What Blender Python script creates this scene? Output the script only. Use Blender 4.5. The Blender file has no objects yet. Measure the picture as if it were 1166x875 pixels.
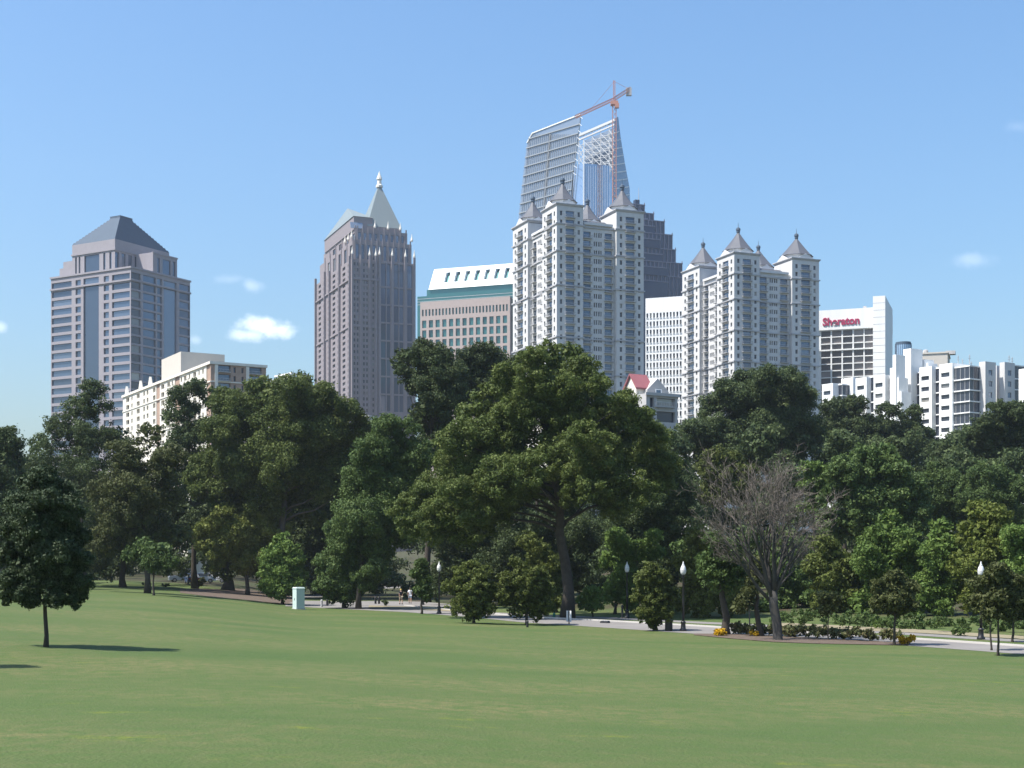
import bpy, bmesh, math, random
import numpy as np
from mathutils import Vector, Matrix

R = math.radians
random.seed(7)
rng = np.random.default_rng(11)
F = 1602.0          # focal length in photo pixels (1166 wide)
CX, HY = 583.0, 640.0   # optical axis column, horizon row
CAMZ = 4.6
scene = bpy.context.scene
COL = scene.collection

# ------------------------------------------------------------------ ground
EDGE = [(-400, 660, 1.9), (-100, 663, 1.7), (115, 668, 1.5), (200, 673, 1.15), (260, 680, .7), (300, 686, .35), (335, 692, 0), (420, 696, 0),
        (500, 701, 0), (600, 711, 0), (700, 717, 0), (800, 724, 0), (900, 730, 0), (1040, 737, 0),
        (1166, 747, 0), (1300, 757, 0), (1600, 775, 0)]
EPX = np.array([e[0] for e in EDGE], float)
EYE = np.array([(CAMZ - e[2]) * F / (e[1] - HY) for e in EDGE])
EZE = np.array([e[2] for e in EDGE], float)
CORR = np.array([4, 4, 4, 8, 20, 60, 120, 150, 120, 60, 32, 30, 30, 30, 30, 30, 30], float)
RISE = np.array([.012, .012, .012, .012, .012, .012, .012, .015, .02, .03, .035, .035, .035, .035, .035, .035, .035], float)

def gz0(x, y):
    """terrain height: a lawn that falls from the viewer to the flat road corridor, then rises behind it"""
    yy = np.maximum(y, 1.0)
    px = np.clip(CX + x / yy * F, -400, 1600)
    sm = np.clip((yy - 15) / 125, 0, 1); sm = sm * sm * (3 - 2 * sm)
    px = np.where(px < 330, 330 + (px - 330) * sm, px)
    ye = np.interp(px, EPX, EYE); ze = np.interp(px, EPX, EZE)
    w = np.interp(px, EPX, CORR); r = np.interp(px, EPX, RISE)
    t = np.clip(yy / (ye - 2.5), 0, 1)
    z = ze + (3.0 - ze) * (1 - np.sqrt(t))
    far = np.clip(yy - ye - w, 0, None)
    return z + np.minimum(r * far, 16)

def axis(parts):
    out = []
    for a, b, s in parts:
        out += list(np.arange(a, b - 1e-6, s))
    out.append(parts[-1][1])
    return np.array(out, float)
GX = axis([(-3000, -400, 200), (-400, -100, 25), (-100, 100, 2), (100, 400, 25), (400, 3000, 200)])
GY = axis([(-400, -10, 30), (-10, 190, 2), (190, 300, 10), (300, 700, 50), (700, 3400, 300)])
XX, YY = np.meshgrid(GX, GY)
ZZ = gz0(XX, YY)

def gz(x, y):
    i = int(np.clip(np.searchsorted(GX, x) - 1, 0, len(GX) - 2)); j = int(np.clip(np.searchsorted(GY, y) - 1, 0, len(GY) - 2))
    a = (x - GX[i]) / (GX[i + 1] - GX[i]); b = (y - GY[j]) / (GY[j + 1] - GY[j])
    z00, z10, z01, z11 = ZZ[j, i], ZZ[j, i + 1], ZZ[j + 1, i], ZZ[j + 1, i + 1]
    if a >= b: return float(z00 + a * (z10 - z00) + b * (z11 - z10))
    return float(z00 + b * (z01 - z00) + a * (z11 - z01))

def P(px, py, Y):
    return Vector(((px - CX) / F * Y, Y, CAMZ + (HY - py) * Y / F))

def hit(px, py):
    """the ground point seen at a photo pixel"""
    Y = 4.0
    while Y < 900:
        if CAMZ + (HY - py) * Y / F <= gz((px - CX) / F * Y, Y): break
        Y *= 1.01
    lo, hi = Y / 1.01, Y
    for _ in range(20):
        m = (lo + hi) / 2
        if CAMZ + (HY - py) * m / F <= gz((px - CX) / F * m, m): hi = m
        else: lo = m
    x = (px - CX) / F * hi
    return Vector((x, hi, gz(x, hi)))

# ------------------------------------------------------------------ materials
def new_mat(name):
    m = bpy.data.materials.new(name); m.use_nodes = True
    nt = m.node_tree; b = nt.nodes['Principled BSDF']
    return m, nt, b

def mat(name, col, rough=.8, spec=.3, metal=0.0, noise=.12, scale=.6, streak=False):
    m, nt, b = new_mat(name)
    b.inputs['Roughness'].default_value = rough
    b.inputs['Specular IOR Level'].default_value = spec
    b.inputs['Metallic'].default_value = metal
    if noise > 0:
        tc = nt.nodes.new('ShaderNodeTexCoord'); n = nt.nodes.new('ShaderNodeTexNoise')
        n.inputs['Scale'].default_value = scale; n.inputs['Detail'].default_value = 5
        mp = nt.nodes.new('ShaderNodeMapping'); mp.inputs['Scale'].default_value = (1, 1, .08 if streak else 1)
        nt.links.new(tc.outputs['Object'], mp.inputs[0]); nt.links.new(mp.outputs[0], n.inputs['Vector'])
        mx = nt.nodes.new('ShaderNodeMix'); mx.data_type = 'RGBA'
        mx.inputs[6].default_value = (*[c * (1 - noise) for c in col], 1)
        mx.inputs[7].default_value = (*[min(1, c * (1 + noise)) for c in col], 1)
        nt.links.new(n.outputs['Fac'], mx.inputs[0]); nt.links.new(mx.outputs[2], b.inputs['Base Color'])
    else:
        b.inputs['Base Color'].default_value = (*col, 1)
    return m

def leaf_mat(name, c1, c2, c3, trans=.26):
    m, nt, b = new_mat(name)
    at = nt.nodes.new('ShaderNodeAttribute'); at.attribute_name = 'tint'
    oi = nt.nodes.new('ShaderNodeObjectInfo')
    r = nt.nodes.new('ShaderNodeValToRGB')
    r.color_ramp.elements[0].color = (*c1, 1); r.color_ramp.elements[1].color = (*c3, 1)
    e = r.color_ramp.elements.new(.55); e.color = (*c2, 1)
    nt.links.new(at.outputs['Fac'], r.inputs['Fac'])
    hs = nt.nodes.new('ShaderNodeHueSaturation')
    mr = nt.nodes.new('ShaderNodeMapRange'); mr.inputs[3].default_value = .85; mr.inputs[4].default_value = 1.15
    nt.links.new(oi.outputs['Random'], mr.inputs[0]); nt.links.new(mr.outputs[0], hs.inputs['Value'])
    nt.links.new(r.outputs[0], hs.inputs['Color'])
    nt.links.new(hs.outputs[0], b.inputs['Base Color'])
    b.inputs['Roughness'].default_value = .6; b.inputs['Specular IOR Level'].default_value = .15
    tr = nt.nodes.new('ShaderNodeBsdfTranslucent'); nt.links.new(hs.outputs[0], tr.inputs['Color'])
    ms = nt.nodes.new('ShaderNodeMixShader'); ms.inputs[0].default_value = trans
    out = nt.nodes['Material Output']
    nt.links.new(b.outputs[0], ms.inputs[1]); nt.links.new(tr.outputs[0], ms.inputs[2]); nt.links.new(ms.outputs[0], out.inputs[0])
    return m

def glass_mat(name, col, metal=.55, rough=.08, wav=.0, blinds=0.0, blind=(.30, .29, .27)):
    m, nt, b = new_mat(name)
    b.inputs['Base Color'].default_value = (*col, 1)
    b.inputs['Metallic'].default_value = metal; b.inputs['Roughness'].default_value = rough
    if blinds:                      # each pane its own: some with pale blinds drawn, some darker
        g = nt.nodes.new('ShaderNodeNewGeometry'); r = nt.nodes.new('ShaderNodeValToRGB'); r.color_ramp.interpolation = 'CONSTANT'
        r.color_ramp.elements[0].color = (*[c * .7 for c in col], 1); r.color_ramp.elements[1].position = 1 - blinds; r.color_ramp.elements[1].color = (*[(c + q) / 2 for c, q in zip(col, blind)], 1)
        e = r.color_ramp.elements.new(.35); e.color = (*col, 1); e = r.color_ramp.elements.new(1 - blinds * .4); e.color = (*blind, 1)
        oi = nt.nodes.new('ShaderNodeObjectInfo'); ad = nt.nodes.new('ShaderNodeMath'); ad.operation = 'ADD'; fr = nt.nodes.new('ShaderNodeMath'); fr.operation = 'FRACT'
        nt.links.new(g.outputs['Random Per Island'], ad.inputs[0]); nt.links.new(oi.outputs['Random'], ad.inputs[1]); nt.links.new(ad.outputs[0], fr.inputs[0])
        nt.links.new(fr.outputs[0], r.inputs['Fac']); nt.links.new(r.outputs[0], b.inputs['Base Color'])
    b.inputs['Specular IOR Level'].default_value = .6
    if wav:
        tc = nt.nodes.new('ShaderNodeTexCoord'); n = nt.nodes.new('ShaderNodeTexNoise'); n.inputs['Scale'].default_value = .25
        bp = nt.nodes.new('ShaderNodeBump'); bp.inputs['Strength'].default_value = wav; bp.inputs['Distance'].default_value = .3
        nt.links.new(tc.outputs['Object'], n.inputs['Vector']); nt.links.new(n.outputs['Fac'], bp.inputs['Height'])
        nt.links.new(bp.outputs[0], b.inputs['Normal'])
    return m

M = {}
M['granite'] = mat('grey pink granite', (.285, .265, .285), .7)
M['granite_dark'] = mat('dark granite', (.20, .20, .25), .6)
M['granite_b'] = mat('brown granite', (.235, .205, .212), .7)
M['pink'] = mat('pink precast', (.40, .33, .30), .8)
M['white'] = mat('white paint', (.78, .78, .76), .6, noise=.10, streak=True)
M['stucco'] = mat('pale stucco', (.55, .545, .535), .85, noise=.16, streak=True)
M['cream'] = mat('cream paint', (.70, .66, .58), .8, noise=.12, streak=True)
M['brick'] = mat('brown brick', (.36, .25, .19), .9, noise=.2)
M['beige'] = mat('beige concrete', (.52, .48, .42), .9, noise=.08)
M['grey'] = mat('grey concrete', (.42, .41, .40), .9)
M['slate'] = mat('grey roof metal', (.085, .09, .105), .6, spec=.35)
M['slate_b'] = mat('blue grey roof', (.062, .092, .130), .65, spec=.25)
M['copper'] = mat('pale green copper', (.19, .225, .225), .5, spec=.4, noise=.06)
M['redroof'] = mat('red roof', (.29, .10, .11), .85)
M['dark'] = mat('black metal', (.015, .015, .017), .45, spec=.5, noise=0)
M['cornice'] = mat('shade-toned cornice', (.40, .40, .41), .8)  # shade of the unlit faces worked into this grey, so ledges read dark
M['drum'] = mat('turret drum paint', (.60, .60, .60), .8)
M['trim'] = mat('grey trim', (.40, .40, .40), .7)
M['glass'] = glass_mat('blue tinted glass', (.10, .145, .21), .55, .1, 0, .2, (.16, .20, .26))
M['glass_b'] = glass_mat('blue curtain glass', (.36, .46, .58), .7, .06, .12)
M['glass_d'] = glass_mat('dark window glass', (.055, .065, .085), .3, .15, 0, .3)
M['glass_bay'] = glass_mat('dark bay glass', (.035, .042, .06), .15, .12)
M['glass_h'] = glass_mat('brownish hotel glass', (.10, .088, .086), .1, .3, 0, .35, (.24, .21, .20))
M['glass_g'] = glass_mat('green tinted glass', (.05, .17, .165), .45, .12, 0, .15, (.14, .26, .25))
M['glass_s'] = glass_mat('silver glass', (.26, .31, .37), .45, .2)
M['glass_v'] = glass_mat('violet dark glass', (.032, .042, .075), .4, .12)
M['steel'] = mat('white steel', (.78, .79, .78), .5, noise=0)
M['lattice'] = mat('primed white steel', (.55, .56, .56), .6, noise=0)
M['sail_band'] = mat('pale aluminium band', (.27, .30, .33), .5, noise=0)
M['crane'] = mat('haze-paled crane orange', (.50, .24, .18), .7, noise=0)  # crane orange made paler, distance haze mixed into the colour
M['sign_red'] = mat('sign red', (.36, .03, .09), .5, noise=0)
M['bark'] = mat('brown bark', (.055, .046, .037), .95, noise=.5, scale=3)
M['bark_pale'] = mat('pale bark', (.10, .088, .075), .9, noise=.45, scale=2)
M['twig'] = mat('grey twigs', (.145, .122, .105), .95, noise=.3, scale=2.5)
M['bark_dead'] = mat('grey dead bark', (.06, .055, .05), .95, noise=.4, scale=2.5)
M['mulch'] = mat('bark mulch', (.105, .078, .058), 1, noise=.5, scale=3)
M['straw'] = mat('dry straw', (.22, .19, .12), 1, noise=.4, scale=3)
M['asphalt'] = mat('pale worn asphalt', (.19, .178, .165), .95, noise=.25, scale=.35)
M['concrete'] = mat('concrete kerb', (.45, .43, .40), .9, noise=.1)
M['globe'] = mat('frosted lamp globe', (.62, .62, .60), .35, noise=0)
M['box_green'] = mat('pale green enamel', (.46, .55, .52), .5, noise=.08)
M['skin'] = mat('skin', (.45, .28, .20), .6, noise=0)
M['hair'] = mat('dark hair', (.03, .02, .015), .7, noise=0)
M['shirt_white'] = mat('white shirt', (.78, .79, .82), .9, noise=0)
M['shirt_dark'] = mat('dark shirt', (.03, .03, .04), .9, noise=0)
M['cap'] = mat('yellow cap', (.65, .48, .12), .8, noise=0)
M['short_pale'] = mat('pale shorts', (.45, .50, .58), .9, noise=0)
M['short_tan'] = mat('tan shorts', (.45, .38, .28), .9, noise=0)
M['tyre'] = mat('tyre rubber', (.02, .02, .02), .9, noise=0)
M['rim'] = mat('wheel rim', (.5, .5, .52), .3, metal=.8, noise=0)
M['car_white'] = mat('white car paint', (.75, .76, .77), .25, spec=.6, noise=0)
M['car_blue'] = mat('dark blue car paint', (.03, .06, .14), .25, spec=.6, noise=0)
M['car_silver'] = mat('silver car paint', (.42, .45, .48), .3, metal=.3, noise=0)
M['lamp_red'] = mat('red tail lamp', (.4, .01, .01), .3, noise=0)
M['green_bin'] = mat('green bin plastic', (.03, .16, .11), .6, noise=0)

L = {}
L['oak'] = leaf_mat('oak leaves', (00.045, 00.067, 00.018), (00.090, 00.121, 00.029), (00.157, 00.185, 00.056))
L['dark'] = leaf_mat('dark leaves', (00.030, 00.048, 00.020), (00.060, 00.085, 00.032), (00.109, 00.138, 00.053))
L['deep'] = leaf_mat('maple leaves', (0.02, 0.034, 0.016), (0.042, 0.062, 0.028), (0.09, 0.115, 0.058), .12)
L['mid'] = leaf_mat('mid green leaves', (00.041, 00.071, 00.023), (00.078, 00.122, 00.034), (00.132, 00.178, 00.055))
L['fresh'] = leaf_mat('fresh green leaves', (00.056, 00.099, 00.022), (00.099, 00.155, 00.034), (00.157, 00.213, 00.054), .25)
L['olive'] = leaf_mat('olive leaves', (0.055, 0.072, 0.018), (0.098, 0.122, 0.028), (0.15, 0.175, 0.046))
L['dome'] = leaf_mat('bright olive leaves', (.070, .088, .022), (.125, .148, .034), (.19, .205, .055))
L['bronze'] = leaf_mat('bronze leaves', (0.04, 0.05, 0.018), (0.075, 0.088, 0.03), (0.118, 0.126, 0.044))
L['yellow'] = leaf_mat('yellow green leaves', (00.063, 00.084, 00.017), (00.110, 00.137, 00.027), (00.163, 00.184, 00.044), .25)
L['flower'] = leaf_mat('yellow flowers', (.30, .18, .01), (.55, .34, .015), (.75, .50, .03), .2)
L['hedge'] = leaf_mat('reddish shrub leaves', (00.065, 00.078, 00.031), (00.111, 00.124, 00.047), (00.182, 00.137, 00.068))

# ------------------------------------------------------------------ mesh helpers
class MB:
    def __init__(s): s.v, s.f = [], []
    def add(s, verts, faces):
        n = len(s.v); s.v += [tuple(p) for p in verts]; s.f += [tuple(i + n for i in f) for f in faces]; return s
    def box(s, x0, x1, y0, y1, z0, z1):
        if x0 > x1: x0, x1 = x1, x0
        if y0 > y1: y0, y1 = y1, y0
        if z0 > z1: z0, z1 = z1, z0
        return s.add([(x0, y0, z0), (x1, y0, z0), (x1, y1, z0), (x0, y1, z0), (x0, y0, z1), (x1, y0, z1), (x1, y1, z1), (x0, y1, z1)],
                     [(3, 2, 1, 0), (4, 5, 6, 7), (0, 1, 5, 4), (1, 2, 6, 5), (2, 3, 7, 6), (3, 0, 4, 7)])
    def frustum(s, x0, x1, y0, y1, z0, X0, X1, Y0, Y1, z1):
        return s.add([(x0, y0, z0), (x1, y0, z0), (x1, y1, z0), (x0, y1, z0), (X0, Y0, z1), (X1, Y0, z1), (X1, Y1, z1), (X0, Y1, z1)],
                     [(3, 2, 1, 0), (4, 5, 6, 7), (0, 1, 5, 4), (1, 2, 6, 5), (2, 3, 7, 6), (3, 0, 4, 7)])
    def prism(s, poly, ext):
        """closed solid from a planar polygon of 3-D points swept along ext"""
        n = len(poly); e = Vector(ext); a = [Vector(p) for p in poly]
        return s.add(a + [p + e for p in a], [tuple(range(n))[::-1], tuple(range(n, 2 * n))] + [(i, (i + 1) % n, n + (i + 1) % n, n + i) for i in range(n)])
    def bar(s, a, b, r, r2=None, n=4):
        a, b = Vector(a), Vector(b); d = (b - a)
        if d.length < 1e-6: return s
        d.normalize(); up = Vector((0, 0, 1)) if abs(d.z) < .9 else Vector((1, 0, 0))
        t = d.cross(up).normalized(); w = d.cross(t); r2 = r if r2 is None else r2
        k = len(s.v)
        for c, q in ((a, r), (b, r2)):
            for i in range(n):
                th = 2 * math.pi * (i + .5) / n
                s.v.append(tuple(c + (t * math.cos(th) + w * math.sin(th)) * q))
        for i in range(n): s.f.append((k + i, k + (i + 1) % n, k + n + (i + 1) % n, k + n + i))
        s.f.append(tuple(k + i for i in range(n))[::-1]); s.f.append(tuple(k + n + i for i in range(n)))
        return s
    def tube(s, pts, rads, n=7, jit=0):
        k = len(s.v); m = len(pts)
        for j in range(m):
            d = (Vector(pts[min(j + 1, m - 1)]) - Vector(pts[max(j - 1, 0)])).normalized()
            up = Vector((1, 0, 0)) if abs(d.x) < .8 else Vector((0, 1, 0))
            t = d.cross(up).normalized(); w = d.cross(t)
            for i in range(n):
                th = 2 * math.pi * i / n; q = rads[j] * (1 + random.uniform(-jit, jit))
                s.v.append(tuple(Vector(pts[j]) + (t * math.cos(th) + w * math.sin(th)) * q))
        for j in range(m - 1):
            for i in range(n):
                s.f.append((k + j * n + i, k + j * n + (i + 1) % n, k + (j + 1) * n + (i + 1) % n, k + (j + 1) * n + i))
        s.f.append(tuple(k + i for i in range(n))[::-1]); s.f.append(tuple(k + (m - 1) * n + i for i in range(n)))
        return s
    def lathe(s, prof, n=12, c=(0, 0, 0)):
        pts = [(c[0], c[1], c[2] + z) for r, z in prof]; k = len(s.v); m = len(prof)
        for j, (r, z) in enumerate(prof):
            for i in range(n):
                th = 2 * math.pi * (i + .5) / n
                s.v.append((c[0] + r * math.cos(th), c[1] + r * math.sin(th), c[2] + z))
        for j in range(m - 1):
            for i in range(n):
                s.f.append((k + j * n + i, k + j * n + (i + 1) % n, k + (j + 1) * n + (i + 1) % n, k + (j + 1) * n + i))
        s.f.append(tuple(k + i for i in range(n))[::-1]); s.f.append(tuple(k + (m - 1) * n + i for i in range(n)))
        return s
    def build(s, name, m, parent=None, smooth=False):
        me = bpy.data.meshes.new(name); me.from_pydata(s.v, [], s.f)
        bm = bmesh.new(); bm.from_mesh(me); bmesh.ops.recalc_face_normals(bm, faces=bm.faces[:]); bm.to_mesh(me); bm.free()
        me.materials.append(m)
        if smooth:
            me.polygons.foreach_set('use_smooth', [True] * len(me.polygons))
        return link(name, me, parent)

def link(name, me, parent=None):
    o = bpy.data.objects.new(name, me); COL.objects.link(o)
    if parent is not None: o.parent = parent
    return o

def tag(o, label=None, cat=None, group=None, kind=None):
    if label: o['label'] = label
    if cat: o['category'] = cat
    if group: o['group'] = group
    if kind: o['kind'] = kind
    return o

def thing(name, loc, label, cat, group=None, rz=0):
    o = bpy.data.objects.new(name, None); COL.objects.link(o); o.empty_display_size = .5
    o.location = loc; o.rotation_euler = (0, 0, rz)
    return tag(o, label, cat, group)

def copy_tree(o, parent=None):
    c = o.copy(); COL.objects.link(c)
    if parent is not None: c.parent = parent
    for ch in list(o.children): copy_tree(ch, c)
    return c

# ------------------------------------------------------------------ terrain meshes
def build_ground():
    nx, ny = len(GX), len(GY)
    v = np.stack([XX.ravel(), YY.ravel(), ZZ.ravel()], 1)
    idx = np.arange(nx * ny).reshape(ny, nx)
    a, b, c, d = idx[:-1, :-1].ravel(), idx[:-1, 1:].ravel(), idx[1:, 1:].ravel(), idx[1:, :-1].ravel()
    tris = np.concatenate([np.stack([a, b, c], 1), np.stack([a, c, d], 1)])
    me = bpy.data.meshes.new('ground')
    me.from_pydata(v.tolist(), [], tris.tolist())
    yy = np.maximum(YY, 1.0); px = np.clip(CX + XX / yy * F, -400, 1600)
    s = (YY - np.interp(px, EPX, EYE)).ravel()
    at = me.attributes.new('past_edge', 'FLOAT', 'POINT'); at.data.foreach_set('value', s.astype(np.float32))
    me.polygons.foreach_set('use_smooth', [True] * len(me.polygons))
    m, nt, b = new_mat('mown grass and woodland floor')
    N = nt.nodes; K = nt.links
    tc = N.new('ShaderNodeTexCoord')
    def noise(scale, detail=4, sx=1, sy=1, rough=.55):
        mp = N.new('ShaderNodeMapping'); mp.inputs['Scale'].default_value = (sx, sy, 1)
        n = N.new('ShaderNodeTexNoise'); n.inputs['Scale'].default_value = scale; n.inputs['Detail'].default_value = detail; n.inputs['Roughness'].default_value = rough
        K.new(tc.outputs['Object'], mp.inputs[0]); K.new(mp.outputs[0], n.inputs['Vector']); return n.outputs['Fac']
    def ramp(f, lo, hi):
        r = N.new('ShaderNodeMapRange'); r.inputs[1].default_value = lo; r.inputs[2].default_value = hi; K.new(f, r.inputs[0]); return r.outputs[0]
    def mix(f, a, b):
        x = N.new('ShaderNodeMix'); x.data_type = 'RGBA'
        if isinstance(f, (int, float)): x.inputs[0].default_value = f
        else: K.new(f, x.inputs[0])
        for i, q in ((6, a), (7, b)):
            if isinstance(q, tuple): x.inputs[i].default_value = (*q, 1)
            else: K.new(q, x.inputs[i])
        return x.outputs[2]
    g = mix(ramp(noise(.09, 5), .35, .65), GRASS[0], GRASS[1])
    g = mix(ramp(noise(.16, 7, .45, 1, .62), .38, .64), g, GRASS[2])            # worn streaks along the slope
    g = mix(ramp(noise(.5, 4, .8, 1.3), .64, .72), g, GRASS[3])           # a few yellow patches
    g = mix(ramp(noise(7, 8, 1, .6, .78), .46, .62), g, GRASS[4])
    g = mix(ramp(noise(16, 6, 1, .5, .8), .58, .66), g, (.034, .070, .022))
    g = mix(ramp(noise(24, 3, 1, .6, .6), .66, .72), g, (.19, .20, .11))
    g = mix(ramp(noise(2.2, 6, 1, .8, .7), .42, .62), g, GRASS[1])
    wd = mix(ramp(noise(.4, 5), .4, .6), (.055, .042, .028), (.05, .065, .025))
    at = N.new('ShaderNodeAttribute'); at.attribute_name = 'past_edge'
    ad = N.new('ShaderNodeMath'); ad.operation = 'ADD'; K.new(at.outputs['Fac'], ad.inputs[0])
    nm = N.new('ShaderNodeMath'); nm.operation = 'MULTIPLY'; nm.inputs[1].default_value = 14; K.new(noise(.25, 4), nm.inputs[0]); K.new(nm.outputs[0], ad.inputs[1])
    K.new(mix(ramp(ad.outputs[0], 38, 48), g, wd), b.inputs['Base Color'])
    b.inputs['Roughness'].default_value = .9; b.inputs['Specular IOR Level'].default_value = .15
    bp = N.new('ShaderNodeBump'); bp.inputs['Strength'].default_value = .7; bp.inputs['Distance'].default_value = .06
    K.new(noise(14, 5), bp.inputs['Height']); K.new(bp.outputs[0], b.inputs['Normal'])
    me.materials.append(m)
    tag(link('ground', me), 'mown green park lawn sloping down to the road', 'ground', kind='structure')
GRASS = [(.043, .086, .022), (.066, .102, .029), (.132, .128, .052), (.135, .160, .022), (.084, .106, .038)]
build_ground()


def strip(name, rows, m, label, lift, h=None, nseg=5, width=None):
    """a draped sheet between a near and a far row of pixels; with h it is a raised kerb"""
    mb = MB(); pts = []
    dense = []
    for (p0, a0, b0), (p1, a1, b1) in zip(rows[:-1], rows[1:]):
        k = max(1, int(abs(p1 - p0) / 12))
        for i in range(k): t = i / k; dense.append((p0 + (p1 - p0) * t, a0 + (a1 - a0) * t, b0 + (b1 - b0) * t))
    dense.append(rows[-1])
    for px, yn, yf in dense:
        A = hit(px, yn); B = hit(px, yf)
        if width: B = A + (B - A).normalized() * width
        row = []
        for i in range(nseg + 1):
            q = A.lerp(B, i / nseg); row.append((q.x, q.y, gz(q.x, q.y) + lift))
        pts.append(row)
    n = nseg + 1
    for r in pts: mb.v += r
    for j in range(len(pts) - 1):
        for i in range(nseg): mb.f.append((j * n + i, (j + 1) * n + i, (j + 1) * n + i + 1, j * n + i + 1))
    if h:
        k = len(mb.v); mb.v += [(x, y, z - h) for x, y, z in mb.v[:k]]
        for j in range(len(pts) - 1):
            for i in (0, nseg): mb.f.append((j * n + i, (j + 1) * n + i, k + (j + 1) * n + i, k + j * n + i))
    return tag(mb.build(name, m), label, name.replace('_', ' '), kind='structure')

ROAD = [(325, 690.5, 684), (360, 692.3, 684.5), (400, 694.3, 685.8), (460, 697.2, 690), (530, 702.5, 697), (600, 709.5, 703.3), (650, 712.5, 705.8),
        (700, 715.8, 708.3), (800, 722.6, 714), (880, 727.8, 719), (1040, 736, 728.5), (1166, 745.5, 737), (1320, 757, 748)]
strip('road', ROAD, M['asphalt'], 'pale park road curving along the foot of the lawn', .012)
strip('kerb', [(p, f, f - .8) for p, n, f in ROAD if p >= 460], M['concrete'], 'pale concrete kerb on the far side of the road', .12, h=.16, nseg=1, width=.18)
strip('pavement', [(560, 699.3, 697.5), (640, 703.0, 701.2), (700, 705.6, 703.4), (780, 709.6, 707.4), (900, 715.4, 713), (1050, 724.4, 721.8), (1166, 732, 729), (1300, 741, 737)], M['asphalt'], 'narrow footpath beyond the road verge', .012, nseg=3)
strip('path', [(392, 689.6, 685.2), (430, 690, 684.8), (480, 690.5, 685.5), (540, 694.5, 690.5)], M['asphalt'], 'side path with bollards where two people walk', .02, nseg=3)
strip('far_road', [(330, 681.5, 678), (372, 680, 677), (405, 672.5, 669), (450, 670, 667.4), (520, 669.5, 667.2)], M['asphalt'], 'shaded drive far behind the path', .02, nseg=3)
strip('mulch_bed', [(205, 675.5, 670.5), (240, 680, 671), (275, 683, 671), (310, 687, 675), (335, 688.5, 681)], M['mulch'], 'brown mulch bed under the olive tree', .03)
strip('mulch_bed', [(790, 723.6, 722), (830, 727.5, 722.5), (880, 731.5, 724.5), (930, 733.5, 727.5), (985, 734.5, 730), (1035, 735.5, 732.8)], M['mulch'], 'mulch bed around the bare tree', .03)
strip('dry_verge', [(420, 692.8, 689.8), (460, 694, 691), (520, 697, 694)], M['straw'], 'dry straw coloured verge between path and road', .03, nseg=2)
strip('dry_verge', [(600, 703.2, 700.5), (630, 704.8, 702), (648, 705.6, 703)], M['straw'], 'dry earth patch beyond the kerb', .03, nseg=2)
strip('dry_verge', [(880, 713, 709), (960, 717.5, 713), (1050, 721.5, 717.5), (1166, 728.5, 725)], M['straw'], 'dry grassy bank behind the footpath', .03, nseg=2)

# ------------------------------------------------------------------ foliage
def leaves_multi(name, sets, m, flat=.78):
    """sets of (clumps (x,y,z,r), leaf size, density) -> many small leaf faces spread through the clumps"""
    c = np.concatenate([np.asarray(q[0], float) for q in sets])
    lf = np.concatenate([np.full(len(q[0]), q[1]) for q in sets]); dn = np.concatenate([np.full(len(q[0]), q[2]) for q in sets])
    n = np.maximum(6, (dn * (c[:, 3] / lf) ** 2)).astype(int)
    rep = np.repeat(np.arange(len(c)), n); T = len(rep)
    d = rng.normal(size=(T, 3)); d[:, 2] += .25; d /= np.linalg.norm(d, axis=1)[:, None]
    rad = c[rep, 3] * (0.35 + .75 * rng.random(T) ** .55)
    rad *= 1 + .65 * (rng.random(T) < .16) * rng.random(T)
    pos = c[rep, :3] + d * rad[:, None] * np.array([1, 1, flat])
    nr = d + rng.normal(size=(T, 3)) * .55; nr /= np.linalg.norm(nr, axis=1)[:, None]
    q = rng.normal(size=(T, 3)); t = np.cross(nr, q); t /= np.linalg.norm(t, axis=1)[:, None] + 1e-9
    b = np.cross(nr, t)
    s = (lf[rep] * (.55 + .9 * rng.random(T)))[:, None]
    droop = np.array([0, 0, -.25]) * s
    v = np.stack([pos - t * s, pos + b * s * .55 + droop * .3, pos + t * s + droop, pos - b * s * .55 + droop * .3], 1).reshape(-1, 3)
    me = bpy.data.meshes.new(name)
    me.vertices.add(4 * T); me.loops.add(4 * T); me.polygons.add(T)
    me.vertices.foreach_set('co', v.astype(np.float32).ravel())
    me.loops.foreach_set('vertex_index', np.arange(4 * T, dtype=np.int32))
    me.polygons.foreach_set('loop_start', np.arange(0, 4 * T, 4, dtype=np.int32))
    me.polygons.foreach_set('loop_total', np.full(T, 4, dtype=np.int32))
    me.update(calc_edges=True)
    at = me.attributes.new('tint', 'FLOAT', 'FACE')
    ct = rng.random(len(c))
    at.data.foreach_set('value', np.clip(.55 * rng.random(T) + .45 * ct[rep], 0, 1).astype(np.float32))
    me.materials.append(m)
    return me

def leaves_mesh(name, clumps, leaf, dens, m): return leaves_multi(name, [(clumps, leaf, dens)], m)

def clump_cloud(blobs, sub=14, rs=(.30, .52)):
    out = []
    for x, y, z, r in blobs:
        k = int(sub * (.8 + .4 * random.random()))
        for _ in range(k):
            d = Vector((random.gauss(0, 1), random.gauss(0, 1), random.gauss(.2, 1))).normalized()
            q = r * (.35 + .6 * random.random())
            out.append((x + d.x * q, y + d.y * q, z + d.z * q * .85, r * random.uniform(*rs)))
    return out

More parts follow.
